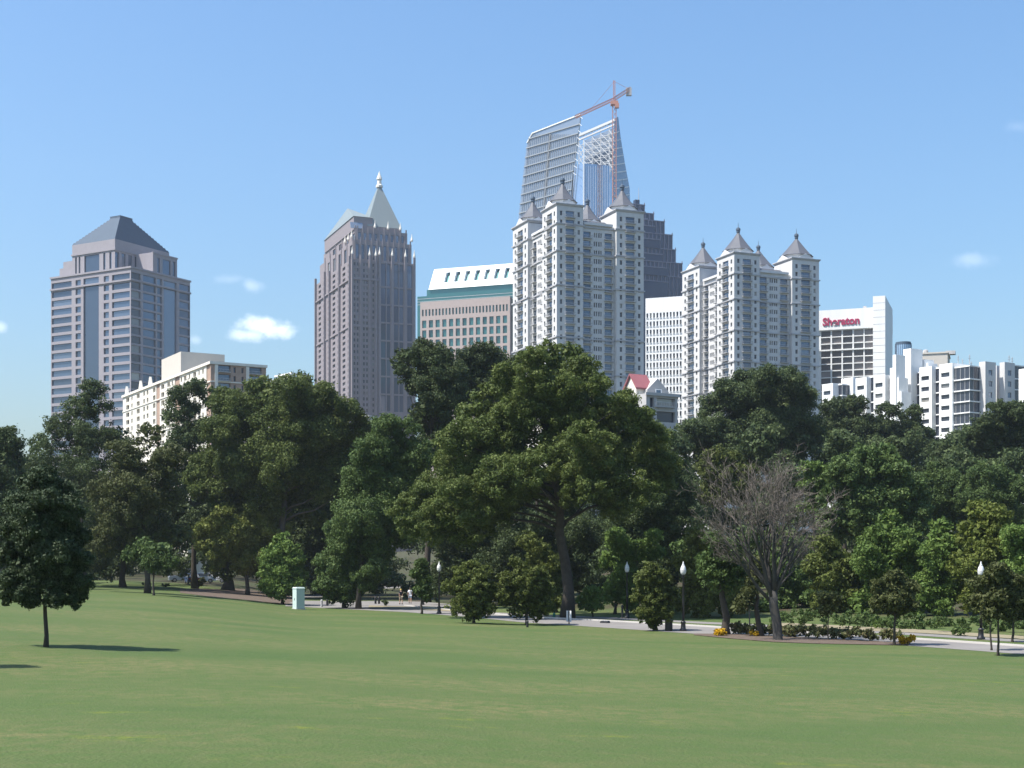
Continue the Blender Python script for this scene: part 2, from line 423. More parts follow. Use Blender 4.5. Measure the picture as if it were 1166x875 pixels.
NLEAF = 0
def tree(name, label, px, Y, blobs, leaf='oak', tr=None, dens=6.0, lsize=.0014, sub=16, group=None, bark='bark', limbs=.5, base=None, cat='tree', trunk=True, rs=(.30, .52), lean=0, yspread=.62, fat=1.36, tmin=.2, fill=.6):
    """px,Y: foot; blobs: (px, py, r px) crown lobes measured on the photo and set out in depth"""
    global NLEAF
    foot = Vector(((px - CX) / F * Y, Y, 0)); foot.z = gz(foot.x, Y)
    if base is not None: foot = hit(px, base); Y = foot.y
    k = Y / F
    xs = [b[0] for b in blobs]; xc = (min(xs) + max(xs)) / 2; W = max(1, (max(xs) - min(xs)) / 2 + 6)
    B3 = []
    for bx, by, br in blobs:
        rel = min(1, abs(bx - xc) / W); amp = W * k * yspread * math.sqrt(max(.05, 1 - rel * rel))
        dy = random.uniform(-amp, amp)
        for s in ((1,) if random.random() < .45 else (1, -1)):
            yy = Y + dy * s; p = P(bx, by, yy); rr = br * k
            p.z = max(p.z, gz(p.x, p.y) + rr * .6)
            B3.append((p.x - foot.x, p.y - foot.y, p.z - foot.z, rr))
    cxx, cyy, czz = (sum(b[i] for b in B3) / len(B3) for i in range(3))
    for b in list(B3):
        if random.random() < fill:
            f = random.uniform(.25, .5); B3.append((b[0] + (cxx - b[0]) * f, b[1] + (cyy - b[1]) * f, b[2] + (czz - b[2]) * f * .8, b[3]))
    root = thing(name, foot, label, cat, group)
    sub = int(sub * 2.0); rs = (rs[0] * .70, rs[1] * .74); ls = lsize * Y * .80
    front = [b for b in B3 if b[1] < .12 * W * k]; back = [b for b in B3 if b[1] >= .12 * W * k]
    fat_ = lambda bs: [(b[0], b[1], b[2], b[3] * fat) for b in bs]
    sets = [(clump_cloud(fat_(front), sub, rs), ls * .72, dens * .9)]
    if back: sets.append((clump_cloud(fat_(back), int(sub * .75), (rs[0] * 1.15, rs[1] * 1.15)), ls * 1.35, dens * .8))
    me = leaves_multi('crown', sets, L[leaf]); NLEAF += len(me.polygons)
    link('crown', me, root)
    if trunk:
        top = max(b[2] for b in B3); zlow = min(b[2] - b[3] for b in B3)
        r0 = tr if tr else .018 * top + .05
        mb = MB(); cxm = sum(b[0] for b in B3) / len(B3); cym = sum(b[1] for b in B3) / len(B3)
        H = top * .86; pts, rd = [], []
        for i in range(9):
            t = i / 8
            pts.append((cxm * t ** 1.6 + lean * math.sin(t * 3) + (random.uniform(-.12, .12) * r0 * 4 if 0 < i < 8 else 0), cym * t ** 1.6, -.25 + (H + .25) * t))
            rd.append(r0 * (1.45 if i == 0 else 1) * (1 - .82 * t))
        mb.tube(pts, rd, 9, .06)
        for b in B3:
            if random.random() > limbs or b[2] < .42 * top: continue
            t = max(tmin, min(.8, (b[2] - .45 * math.hypot(b[0] - cxm, b[1] - cym)) / H)); j = t * 8; a = int(min(7, j)); f = j - a
            p0 = Vector(pts[a]).lerp(Vector(pts[a + 1]), f); r = rd[a] * .40
            p3 = Vector(b[:3]); mid = p0.lerp(p3, .5) + Vector((random.uniform(-.1, .1), random.uniform(-.1, .1), random.uniform(-.12, .05))) * (p3 - p0).length
            mb.tube([p0, p0.lerp(mid, .5) + Vector((0, 0, .03 * (p3 - p0).length)), mid, mid.lerp(p3, .5), p3], [r, r * .8, r * .6, r * .4, r * .18], 6, .08)
        mb.build('trunk', M[bark], root, smooth=True)
    return root
# --- trees, near to far (foot column, distance or foot row, lobes)
tree('maple_tree', 'small dark round maple standing alone on the lawn, casting a thin shadow', 52, 45,
     [(52,548,14),(38,560,15),(66,560,15),(25,578,15),(50,580,20),(80,582,13),(15,602,13),(40,605,18),(70,608,18),(92,610,9),(8,632,12),(35,635,18),(65,637,20),(92,638,10),(14,660,12),(46,661,16),(74,664,14),(96,664,9),(10,678,9),(36,683,9),(82,684,9),(62,682,9),(28,672,12),(90,676,8)],
     'deep', .085, 8, .0016, 22, base=737, limbs=.5, tmin=.36)
tree('maple_tree', 'lone lawn tree just outside the left edge, known by its shadow', -120, 40,
     [(-120,560,16),(-138,590,20),(-103,590,20),(-120,620,24),(-148,640,18),(-92,640,18),(-120,665,22)], 'deep', .13, 6, .0022, base=759, limbs=.5)
tree('street_tree', 'small olive leaved tree on thin trunk beside the right lamp post', 1137, 70,
     [(1135,652,11),(1120,668,12),(1150,666,13),(1132,682,13),(1156,686,12),(1116,688,9),(1145,698,10),(1128,700,9)], 'bronze', .07, 8, .0021, base=747, limbs=.8)
tree('street_tree', 'slim sapling on a dark stem left of the right lamp post tree', 1129, 74, [(1124,664,8),(1118,680,9),(1128,690,8)], 'bronze', .06, 6, .002, base=741)
tree('street_tree', 'bronze leaved young tree behind the yellow flowering shrub', 1019, 79,
     [(1018,658,9),(1005,669,10),(1031,670,10),(1015,682,13),(1001,690,8),(1035,688,8),(1022,694,8)], 'bronze', .09, 8, .002, base=735, limbs=.8)
tree('street_tree', 'dark young tree at the right edge beside the bronze lamp post tree', 1153, 82, [(1150,668,10),(1162,684,11),(1150,700,9),(1168,700,9),(1160,665,9)], 'dark', .08, 6, .0019, base=731.5)
tree('street_tree', 'thin sparse sapling in the shrub border right of the bare tree', 943, 85, [(943,690,8),(937,680,6),(950,683,7),(940,697,6)], 'bronze', .05, 4, .0019, base=729, group=None)
tree('street_tree', 'dark slender tree with a leaning trunk at the left end of the shrub border', 826, 88,
     [(820,640,13),(835,627,11),(810,655,12),(842,652,12),(826,668,12),(805,640,9),(815,615,10)], 'mid', .3, 5, .0018, base=723, limbs=.8)
tree('street_tree', 'pale grey trunk with thin brownish crown just left of the bare tree', 866, 88, [(860,662,8),(872,650,7),(864,640,8),(850,678,7),(845,690,8)], 'bronze', .22, 4, .0018, base=725, limbs=1)
tree('ornamental_tree', 'round low branched green tree left of the lamp post by the road bend', 745, 94,
     [(742,650,10),(735,660,12),(752,660,11),(728,678,10),(745,680,16),(763,678,11),(734,699,11),(756,699,11),(745,708,9)], 'olive', .12, 8, .0014, base=718.5, limbs=.8, fat=1.22, rs=(.20, .36), sub=26)
tree('ornamental_tree', 'low bushy olive tree, right one of the touching roadside pair', 600, 103,
     [(595,646,9),(612,655,11),(578,660,11),(600,668,16),(622,672,11),(574,680,11),(597,690,15),(619,690,11),(586,640,7),(610,700,8)], 'olive', .12, 8, .0014, base=712, limbs=.8, fat=1.22, rs=(.20, .36), sub=26)
tree('ornamental_tree', 'low bushy olive tree, left one of the touching roadside pair beside a lamp', 540, 107,
     [(537,645,9),(525,655,11),(549,655,11),(515,669,10),(537,672,16),(558,672,11),(523,690,13),(550,690,13),(538,699,10)], 'olive', .12, 8, .0014, base=710, limbs=.8, fat=1.22, rs=(.20, .36), sub=26)
tree('ornamental_tree', 'tiny light green tree under the giant tree by the footpath', 675, 118, [(673,674,7),(667,685,8),(681,687,8),(674,692,6)], 'fresh', .08, 6, .0017, base=703, limbs=.8)
tree('conical_tree', 'fresh green cone shaped tree beside the pale utility box', 322, 140,
     [(322,612,6),(318,622,10),(329,627,10),(310,637,12),(335,640,11),(322,650,16),(304,655,9),(341,655,8),(316,668,13),(333,668,11),(303,666,7)], 'fresh', .16, 8, .0014, base=688.5, limbs=.6)
tree('conical_tree', 'taller cone shaped green tree at the fork of the road', 392, 138,
     [(395,588,9),(386,602,12),(405,610,12),(393,628,18),(374,643,13),(413,643,15),(390,660,19),(370,665,10),(417,664,11),(396,675,13),(378,678,8)], 'mid', .2, 8, .0014, base=693, limbs=.6)
tree('broad_tree', 'wide dome shaped olive tree in the brown mulch bed', 282, 140,
     [(275,580,12),(255,587,13),(299,587,13),(240,602,13),(270,605,19),(300,604,17),(321,601,11),(233,620,11),(255,625,17),(285,628,17),(310,622,13),(248,642,9),(278,645,12),(302,640,11),(228,610,8)], 'dome', .28, 8, .0014, base=678, limbs=.7, fat=1.2)
tree('broad_tree', 'thick grey trunked tree behind the dome shaped olive tree', 259, 160, [(250,590,20),(235,575,16),(270,570,20),(255,610,14)], 'dark', .75, 6, .0014, base=672, limbs=.8, bark='bark_pale')
tree('giant_tree', 'giant broad dark green tree with thick trunk at the centre', 646, 112,
     [(625,403,14),(645,405,16),(605,413,15),(665,420,16),(684,437,11),(580,430,17),(610,440,20),(645,440,22),(675,452,18),(560,455,18),(588,460,18),(540,475,19),(572,482,18),(655,478,20),(690,472,18),(712,460,13),(728,480,15),(748,495,13),(710,495,20),(740,515,16),
      (515,500,18),(545,505,22),(578,512,20),(505,540,20),(535,545,24),(570,548,22),(602,540,20),(640,515,20),(675,520,20),(700,530,20),(480,568,18),(510,580,20),(540,585,16),(570,582,14),(625,556,16),(720,560,20),(698,575,16),(745,550,16),(650,565,12),(455,580,14),(470,600,14),(600,562,12),(762,530,12),(665,500,16),(692,508,16),(600,455,14),(632,470,12),(560,520,16),(520,560,16),(655,545,16),(675,560,14),(555,600,14),(500,600,16),(530,610,14)],
     'oak', .52, 7, .0015, 16, base=704, limbs=.4, rs=(.27, .46))
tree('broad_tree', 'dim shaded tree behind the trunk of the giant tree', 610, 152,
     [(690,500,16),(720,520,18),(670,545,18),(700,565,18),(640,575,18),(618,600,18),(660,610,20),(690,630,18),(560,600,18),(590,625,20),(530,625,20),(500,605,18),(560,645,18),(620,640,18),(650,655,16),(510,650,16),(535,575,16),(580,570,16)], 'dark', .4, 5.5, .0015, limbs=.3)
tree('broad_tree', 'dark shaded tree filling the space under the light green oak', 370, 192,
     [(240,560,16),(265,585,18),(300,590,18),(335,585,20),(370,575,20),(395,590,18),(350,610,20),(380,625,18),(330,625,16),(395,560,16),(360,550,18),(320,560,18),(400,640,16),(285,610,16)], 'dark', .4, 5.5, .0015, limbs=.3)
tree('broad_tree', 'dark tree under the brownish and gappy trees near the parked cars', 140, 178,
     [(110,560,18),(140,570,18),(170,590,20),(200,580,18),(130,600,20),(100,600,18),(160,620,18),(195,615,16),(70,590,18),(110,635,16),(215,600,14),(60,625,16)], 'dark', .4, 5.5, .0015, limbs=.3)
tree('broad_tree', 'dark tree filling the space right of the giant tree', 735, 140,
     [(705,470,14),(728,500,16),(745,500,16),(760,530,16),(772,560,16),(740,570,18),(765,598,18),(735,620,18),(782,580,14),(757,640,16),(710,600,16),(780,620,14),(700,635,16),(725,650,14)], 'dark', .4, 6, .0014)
tree('broad_tree', 'tall leafy green tree left of the giant tree with narrow crown', 408, 137,
     [(440,490,16),(425,518,19),(450,525,17),(410,550,19),(438,560,22),(415,590,24),(446,600,20),(399,615,16),(430,628,18),(460,610,14),(430,650,13),(415,660,11),(460,490,14),(475,520,16)], 'mid', .24, 7, .0014)
tree('broad_tree', 'tall dark tree topping out left of the giant tree against the towers', 485, 160,
     [(480,400,12),(464,413,14),(496,410,15),(511,425,15),(470,435,12),(490,438,17),(458,424,8),(514,446,14),(490,478,20),(500,460,16),(470,520,20),(495,515,20)], 'dark', .45, 6, .0014, limbs=.8)
tree('broad_tree', 'dark crown seen between the giant tree and the tall left tree', 548, 175,
     [(545,404,13),(530,414,14),(560,410,15),(577,420,14),(522,438,16),(550,440,18),(535,465,18),(575,445,16)], 'dark', .45, 6, .0014)
tree('oak_tree', 'broad light green oak with pale dead limbs left of centre', 318, 172,
     [(265,463,19),(300,449,17),(335,444,17),(365,454,17),(394,469,17),(411,490,13),(250,494,19),(285,490,23),(320,484,25),(356,490,25),(390,500,22),(240,528,18),(270,530,24),(310,530,26),(346,528,24),(380,535,20),(235,560,15),(265,565,18),(300,570,18),(332,570,18),(402,520,14),(225,545,12),(370,560,16),(352,585,14),(395,560,14)],
     'oak', .6, 7, .0014, 16, limbs=.5, bark='bark_pale')
tree('broad_tree', 'dark gappy tree standing in front of the cream apartment block', 222, 185,
     [(205,455,14),(225,442,10),(243,455,11),(195,478,12),(214,498,15),(234,488,12),(190,518,12),(205,545,16),(226,530,12),(212,472,10),(185,560,14),(212,580,16)], 'dark', .4, 5, .0013, 13, limbs=.9, fill=.2)
tree('wispy_tree', 'loose wispy tree with sky gaps behind the lone maple', 95, 168,
     [(105,445,11),(88,465,12),(116,470,13),(66,485,13),(100,497,15),(48,510,13),(132,500,12),(75,528,18),(113,540,20),(50,558,18),(90,580,22),(40,605,20),(70,610,20),(120,500,10),(35,535,12)], 'dark', .3, 4.2, .0013, 13, limbs=.9, rs=(.24, .40), fat=1.6, fill=.3)
tree('wispy_tree', 'brownish olive tree right of the lone maple', 168, 142,
     [(170,498,15),(142,518,15),(193,524,14),(150,558,21),(184,568,21),(130,590,18),(165,608,21),(198,610,16),(115,560,14),(110,620,16)], 'bronze', .3, 6, .0014, 12, limbs=.8)
tree('ornamental_tree', 'light leaved small tree at the far lawn edge left of the parked cars', 175, 132, [(165,624,10),(184,630,11),(150,632,9),(172,640,10),(192,641,8)], 'mid', .12, 6, .0015)
tree('broad_tree', 'dark tree cut off by the left edge of the picture', -10, 150,
     [(0,518,20),(-22,540,30),(10,556,22),(-15,600,32),(6,500,14),(-40,520,28),(12,590,20),(-10,635,22)], 'dark', .4, 6, .0014)
tree('broad_tree', 'big dark dome crowned tree in front of the turreted tower on the right', 862, 200,
     [(875,430,15),(850,432,14),(898,434,14),(830,449,16),(914,454,13),(860,458,22),(889,460,20),(811,469,16),(840,480,22),(875,488,22),(909,485,18),(800,494,16),(825,510,18),(860,518,18),(899,515,16),(786,490,11),(925,500,12),(775,510,10)], 'dark', .5, 7, .0013)
tree('broad_tree', 'dark tree below the hotel tower', 962, 225, [(950,464,14),(974,461,13),(941,484,16),(965,490,18),(989,484,14),(950,514,16),(984,514,16),(930,500,12)], 'dark', .4, 6, .0013, fat=1.14)
tree('broad_tree', 'dark tree below the white apartments with a flat top', 1032, 232, [(1013,467,13),(1038,474,13),(1000,489,16),(1030,495,18),(1055,497,12),(1020,519,16),(1058,516,14),(1068,508,8)], 'dark', .4, 6, .0013, fat=1.14)
tree('broad_tree', 'low dark tree between the white apartments and the right edge tree', 1090, 214, [(1084,512,13),(1100,500,14),(1111,519,16),(1092,530,14),(1070,522,10)], 'dark', .35, 6, .0013, fat=1.14)
tree('broad_tree', 'tall dark tree at the right edge in front of the grey walls', 1140, 202,
     [(1139,468,13),(1121,484,14),(1160,469,14),(1106,500,12),(1136,500,18),(1160,498,16),(1120,518,16),(1150,528,18),(1176,490,16),(1176,530,16)], 'dark', .4, 6, .0013, fat=1.14)
tree('broad_tree', 'large leaved bright tree right of the bare tree on the slope', 995, 140,
     [(985,523,14),(1005,519,12),(961,538,16),(990,545,20),(1020,539,16),(1040,559,14),(955,563,18),(985,575,22),(1015,575,20),(1045,584,14),(970,600,20),(1005,605,20),(1035,608,16),(941,589,12)], 'mid', .35, 7, .0019)
tree('broad_tree', 'small rounded light green tree behind the bare tree', 927, 146, [(921,533,8),(932,539,10),(924,553,10),(931,568,10),(922,580,10)], 'fresh', .2, 7, .0015)
tree('broad_tree', 'yellowish olive crown behind the left side of the bare tree', 822, 162, [(815,519,11),(834,526,10),(805,534,10),(824,544,12),(850,539,11),(840,560,14),(810,565,14)], 'olive', .25, 7, .0014)
tree('broad_tree', 'mid green tree on the slope above the pale slender tree', 1075, 168, [(1062,543,14),(1084,553,16),(1060,574,16),(1085,589,16),(1070,560,14),(1050,550,12)], 'mid', .3, 6, .0014)
tree('broad_tree', 'mid green tree on the slope at the far right', 1132, 165, [(1120,543,16),(1145,549,16),(1115,574,18),(1140,580,18),(1167,559,14),(1130,600,16),(1165,590,16),(1100,555,12)], 'mid', .3, 6, .0014)
tree('young_tree', 'leafy green tree above the bronze young tree', 1015, 116, [(1015,594,12),(1000,614,14),(1030,619,14),(990,640,16),(1015,645,16),(1040,645,14),(1000,668,16),(1030,668,16),(985,690,14),(1010,695,14)], 'fresh', .2, 7, .0017)
tree('young_tree', 'pale green slender tree left of the yellow green tree', 1073, 113, [(1070,604,11),(1080,624,14),(1060,629,12),(1070,650,16),(1055,670,14),(1084,670,14),(1070,690,14),(1045,690,12)], 'fresh', .18, 7, .0017)
tree('young_tree', 'yellow green tree behind the right lamp post', 1124, 110, [(1115,584,13),(1135,589,12),(1110,609,16),(1139,614,14),(1120,634,16),(1149,640,12),(1105,650,14),(1130,664,16),(1095,640,12),(1112,685,14),(1140,690,14)], 'yellow', .2, 7, .0018)
tree('young_tree', 'green tree cut by the right edge of the picture', 1163, 104, [(1155,609,12),(1171,628,16),(1158,650,13),(1173,670,14),(1160,690,12)], 'fresh', .2, 7, .0018)
tree('young_tree', 'shadowy green tree on the bank right of the bare trunk', 955, 119, [(955,639,14),(940,624,12),(969,654,14),(945,660,15),(930,644,12),(960,680,14),(940,690,13),(975,690,13)], 'olive', .18, 6, .0017)
tree('young_tree', 'green tree directly behind the limbs of the bare tree', 900, 126, [(890,640,14),(910,624,12),(880,659,13),(905,665,15),(921,654,11),(871,640,11),(890,685,13),(915,690,13)], 'mid', .18, 6, .0016)
tree('young_tree', 'yellowish tree behind the lamp post by the road bend', 800, 116, [(795,612,12),(811,628,14),(785,640,13),(800,655,15),(788,674,13),(815,671,12),(836,640,13),(846,664,13),(830,690,12),(800,690,12),(775,690,11)], 'dome', .2, 7, .0017)
tree('young_tree', 'light green sapling behind the lamp left of the roadside pair', 480, 124, [(480,642,6),(475,653,6),(484,660,7),(479,671,7),(486,677,6)], 'mid', .12, 7, .0016)
tree('young_tree', 'dim yellow tinged tree under the limbs of the giant tree', 610, 128, [(612,625,10),(600,615,9),(625,640,10),(605,650,12),(622,665,11),(630,685,10)], 'olive', .14, 5, .0016)
tree('young_tree', 'dim green sapling in shade between two lamp posts', 700, 124, [(700,612,10),(715,625,10),(695,640,11),(712,655,11),(700,675,12),(718,685,11),(745,612,8),(748,630,8)], 'fresh', .14, 4, .0016)

# undergrowth and far wood: masses nobody could count
def mass(name, label, spots, leaf, lsize, dens=5, sub=12):
    bl = []
    for px, py, r, Y in spots:
        p = P(px, py, Y); rr = r * Y / F; p.z = max(p.z, gz(p.x, p.y) + rr * .5); bl.append((p.x, p.y, p.z, rr))
    me = leaves_mesh(name, clump_cloud(bl, sub), lsize, dens, L[leaf])
    return tag(link(name, me), label, 'vegetation', kind='stuff')
sp = []
for px in range(-60, 330, 15): sp.append((px + random.uniform(-6, 6), random.uniform(618, 655), random.uniform(12, 20), random.uniform(185, 215)))
for px in range(-60, 330, 20): sp.append((px, random.uniform(580, 615), 18, random.uniform(200, 240)))
for px in range(330, 800, 13): sp.append((px + random.uniform(-6, 6), random.uniform(650, 680), random.uniform(12, 20), random.uniform(175, 205)))
for px in range(330, 800, 18): sp.append((px, random.uniform(570, 645), 20, random.uniform(190, 230)))
for px in range(-60, 340, 9):
    if not 198 < px < 252: sp.append((px + random.uniform(-4, 4), random.uniform(634, 650), random.uniform(8, 13), random.uniform(184, 198)))
for px in range(495, 800, 9): sp.append((px + random.uniform(-4, 4), random.uniform(655, 682), random.uniform(9, 15), random.uniform(146, 168)))
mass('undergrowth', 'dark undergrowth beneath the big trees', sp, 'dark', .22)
sp = []
for px in range(760, 1230, 13): sp.append((px + random.uniform(-6, 6), random.uniform(668, 702), random.uniform(9, 15), random.uniform(118, 136)))
for px in range(760, 1230, 16): sp.append((px + random.uniform(-6, 6), random.uniform(600, 665), random.uniform(14, 20), random.uniform(136, 160)))
mass('undergrowth', 'green shrubs on the bank behind the footpath', sp, 'mid', .2)
sp = []
for px in range(880, 1230, 4): sp.append((px + random.uniform(-3, 3), 703 + (px - 880) * .045 + random.uniform(-9, 6), random.uniform(4, 8), random.uniform(101, 114) - (px - 880) * .05))
mass('weeds', 'weedy green bank plants beside the footpath', sp, 'mid', .10)
sp = []
for px in range(760, 1240, 16):
    for py in (510, 535, 560, 590, 620): sp.append((px + random.uniform(-8, 8), py + random.uniform(-10, 10), random.uniform(17, 23), random.uniform(172, 245)))
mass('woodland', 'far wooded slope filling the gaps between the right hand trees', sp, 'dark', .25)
sp = []
for px in range(-40, 780, 12): sp.append((px + random.uniform(-8, 8), random.uniform(520, 610), random.uniform(18, 25), random.uniform(235, 290)))
for px in range(-40, 780, 14): sp.append((px + random.uniform(-8, 8), random.uniform(590, 650), random.uniform(18, 25), random.uniform(235, 290)))
sp = [s for s in sp if not (590 < s[0] < 640 and s[1] < 560) and not (120 < s[0] < 225 and s[1] < 545)]
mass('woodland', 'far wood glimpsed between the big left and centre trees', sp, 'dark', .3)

# --- bare tree
def bare_tree():
    random.seed(23)
    foot = hit(886, 729); Y = foot.y; k = Y / F
    root = thing('bare_tree', foot, 'leafless grey vase shaped tree beside the road', 'tree')
    tr, tw = MB(), MB()
    def loc(px, py, dy=0): q = P(px, py, Y) - foot; return Vector((q.x, q.y + dy, q.z))
    base = [loc(886, 733), loc(886, 728), loc(885, 710), loc(881, 690), loc(880, 672)]
    tr.tube(base, [.44, .31, .27, .28, .24], 11, .14)
    def grow(p, d, ln, r, lvl):
        pts, rd = [p], [r]; n = 4
        q = p.copy(); dd = d.copy()
        for i in range(n):
            dd = (dd + Vector((random.gauss(0, .07 + .03 * lvl), random.gauss(0, .07 + .03 * lvl), random.gauss(.02, .05 + .02 * lvl)))).normalized()
            q = q + dd * ln / n; pts.append(q.copy()); rd.append(r * (1 - .6 * (i + 1) / n))
        (tr if lvl < 2 else tw).tube(pts, rd, 6 if lvl < 2 else (4 if lvl < 4 else 3), 0)
        if lvl >= 5: return
        kids = [4, 3, 3, 3, 3][lvl]
        for c in range(kids):
            t = .35 + .65 * (c + random.random()) / kids; j = min(n - 1, int(t * n)); f = t * n - j
            s = pts[j].lerp(pts[j + 1], min(1, f)); ax = (pts[j + 1] - pts[j]).normalized()
            a = random.uniform(.25, .62); perp = ax.cross(Vector((random.gauss(0, 1), random.gauss(0, 1), random.gauss(0, 1)))).normalized()
            nd = (ax * math.cos(a) + perp * math.sin(a)); nd = (nd + Vector((nd.x * .08, 0, .10))).normalized()
            grow(s, nd, ln * random.uniform(.50, .72), max(.010, rd[j] * .55), lvl + 1)
    st = loc(880, 676)
    for ex, ey, dy, r in [(805, 565, .6, .15), (832, 548, -1.2, .16), (860, 545, 1.4, .15), (884, 548, -.5, .16), (910, 560, 1.0, .14), (930, 590, -1.0, .13), (792, 600, -1.2, .12), (872, 560, -2.0, .12), (897, 575, 2.0, .12), (845, 560, 2.2, .12), (815, 620, 1.0, .09), (925, 625, .5, .08)]:
        e = loc(ex, ey, dy); s = st + Vector((random.uniform(-.1, .1), random.uniform(-.1, .1), random.uniform(-.5, .3))); d = e - s
        grow(s, (d.normalized() + Vector((0, 0, .12))).normalized(), d.length * .62, r, 0)
    tr.build('trunk', M['bark_dead'], root, smooth=True); tw.build('twigs', M['twig'], root)
bare_tree()

# --- shrubs of the border
def shrub(name, label, px, py, w, h, leaf, group=None, n=7, lsize=.11):
    foot = hit(px, py); k = foot.y / F
    bl = []
    for i in range(n):
        bl.append((random.uniform(-w / 2, w / 2) * k, random.uniform(-w / 2, w / 2) * k * .8, random.uniform(.35, .8) * h * k, h * k * .42))
    me = leaves_mesh(name, clump_cloud(bl, 7), lsize, 5, L[leaf])
    o = link(name, me); o.location = foot
    return tag(o, label, 'shrub', group)
n_shr = 0
for px in range(838, 1028, 12):
    py = 722.5 + (px - 838) * (732.5 - 722.5) / 190
    shrub('border_shrub', 'low dark reddish green shrub in the border along the road', px, py, 15, 14, 'hedge', 'shrubs of the roadside border')
shrub('flowering_shrub', 'bright yellow flowering shrub at the right end of the border', 1032, 734.5, 15, 11, 'flower', None, 9)
shrub('flowering_shrub', 'yellow flowering shrub at the left end of the border', 821, 724.5, 14, 9, 'flower', None, 8)
shrub('flowering_shrub', 'faint yellow flowers beside the bare tree trunk', 860, 725, 7, 6, 'flower', None, 5)
shrub('garden_shrub', 'dark little bush beside the two bollards', 438, 690, 5, 7, 'dark', None, 5)
for i, (px, py, w, h) in enumerate([(168, 669, 10, 5), (188, 670, 8, 5)]):
    shrub('garden_shrub', ['low dark bush on the far lawn edge, the left of two', 'low dark bush on the far lawn edge, the right of two'][i], px, py, w, h, 'dark', None, 5)
shrub('garden_shrub', 'brown twiggy bush in the mulch bed near the parked cars', 228, 670.5, 14, 12, 'bronze', None, 7)
shrub('garden_shrub', 'pale green bush by the footpath under the slope', 1003, 716, 14, 14, 'fresh', None, 7)
shrub('garden_shrub', 'spreading green bush left of the right lamp post foot', 1094, 724.5, 20, 9, 'mid', None, 7)

# ------------------------------------------------------------------ buildings
class Bld:
    def __init__(s, name, label, px, Y, t, cat='building', zb=None):
        s.t = R(t); s.u = (math.cos(s.t), math.sin(s.t)); s.v = (-math.sin(s.t), math.cos(s.t))
        s.C = ((px - CX) / F * Y, Y); s.zb = gz(*s.C) - .5 if zb is None else zb
        s.root = thing(name, (s.C[0], s.C[1], s.zb), label, cat, None, s.t)
        s.q = {}
    def pt(s, u, v): return (s.C[0] + u * s.u[0] + v * s.v[0], s.C[1] + u * s.u[1] + v * s.v[1])
    def ua(s, px, v0=0.0):
        k = (px - CX) / F; o = s.pt(0, v0); return (k * o[1] - o[0]) / (s.u[0] - k * s.u[1])
    def va(s, px, u0=0.0):
        k = (px - CX) / F; o = s.pt(u0, 0); return (k * o[1] - o[0]) / (s.v[0] - k * s.v[1])
    def uv(s, px, Y):
        d = ((px - CX) / F * Y - s.C[0], Y - s.C[1]); return d[0] * s.u[0] + d[1] * s.u[1], d[0] * s.v[0] + d[1] * s.v[1]
    def z(s, py, u=0.0, v=0.0): return CAMZ + (HY - py) * s.pt(u, v)[1] / F - s.zb
    # --- parts waiting to be linked one by one
    def pane(s, face, a0, a1, z0, z1, off, name='window', m='glass_d', th=.05):
        s.q.setdefault((name, m), []).append((face, a0, a1, z0, z1, off, th))
    def flush(s, limit=100):
        for (name, m), lst in s.q.items():
            lst.sort(key=lambda w: -round((w[2] - w[1]) * (w[4] - w[3]), 1) * 1000 - w[4])
            cache = {}
            for w in lst[:limit]:
                face, a0, a1, z0, z1, off, th = w
                key = (face, round(a1 - a0, 2), round(z1 - z0, 2), th)
                if key not in cache:
                    mb = MB(); shape(mb, name, face, 0, a1 - a0, 0, z1 - z0, th)
                    o = mb.build(name, M[m], s.root); cache[key] = o
                else:
                    o = cache[key].copy(); COL.objects.link(o); o.parent = s.root
                o.location = (a0, off, z0) if face == 'R' else (off, a0, z0)
            if len(lst) > limit:
                mb = MB()
                for face, a0, a1, z0, z1, off, th in lst[limit:]:
                    k = len(mb.v); shape(mb, name, face, 0, a1 - a0, 0, z1 - z0, th)
                    dx, dy = (a0, off) if face == 'R' else (off, a0)
                    for i in range(k, len(mb.v)): x, y, z = mb.v[i]; mb.v[i] = (x + dx, y + dy, z + z0)
                o = mb.build(name, M[m], s.root); o['kind'] = 'stuff'
        s.q = {}
    def fac(s, mb, face, A0, A1, Z0, Z1, cols, rows, d, off=0.0, name='window', m='glass_d', skip=None, balc=None):
        """wall slab with real openings: cols/rows are opening intervals; panes sit at the back of the slab"""
        def bx(a0, a1, z0, z1):
            if a1 - a0 < .01 or z1 - z0 < .01: return
            if face == 'R': mb.box(a0, a1, off, off + d, z0, z1)
            else: mb.box(off, off + d, a0, a1, z0, z1)
        rows = sorted(rows); cols = sorted(cols); z = Z0
        for r0, r1 in rows:
            bx(A0, A1, z, r0); a = A0
            for i, (c0, c1) in enumerate(cols):
                if skip and skip(i, r0): continue
                bx(a, c0, r0, r1); a = c1
                s.pane(face, c0 + .003, c1 - .003, r0 + .003, r1 - .003, off + d - .06, name, m)
            bx(a, A1, r0, r1); z = r1
        bx(A0, A1, z, Z1)

def shape(mb, name, face, a0, a1, z0, z1, th):
    def bx(p0, p1, q0, q1, y0, y1):
        if face == 'R': mb.box(p0, p1, y0, y1, q0, q1)
        else: mb.box(y0, y1, p0, p1, q0, q1)
    if name == 'balcony':      # slab, rails and balusters, standing proud of the wall
        D = -th
        bx(a0, a1, 0, .18, D, 0)
        bx(a0, a1, z1 - .09, z1, D, D + .07); bx(a0, a1, .26, .33, D, D + .07)
        n = max(4, int((a1 - a0) / .45))
        for i in range(n + 1):
            x = a0 + (a1 - a0 - .06) * i / n; bx(x, x + .06, .33, z1 - .09, D, D + .06)
        for x in (a0, a1 - .06): bx(x, x + .06, z1 - .09, z1, D + .07, 0)
    else:
        bx(a0, a1, z0, z1, 0, th)

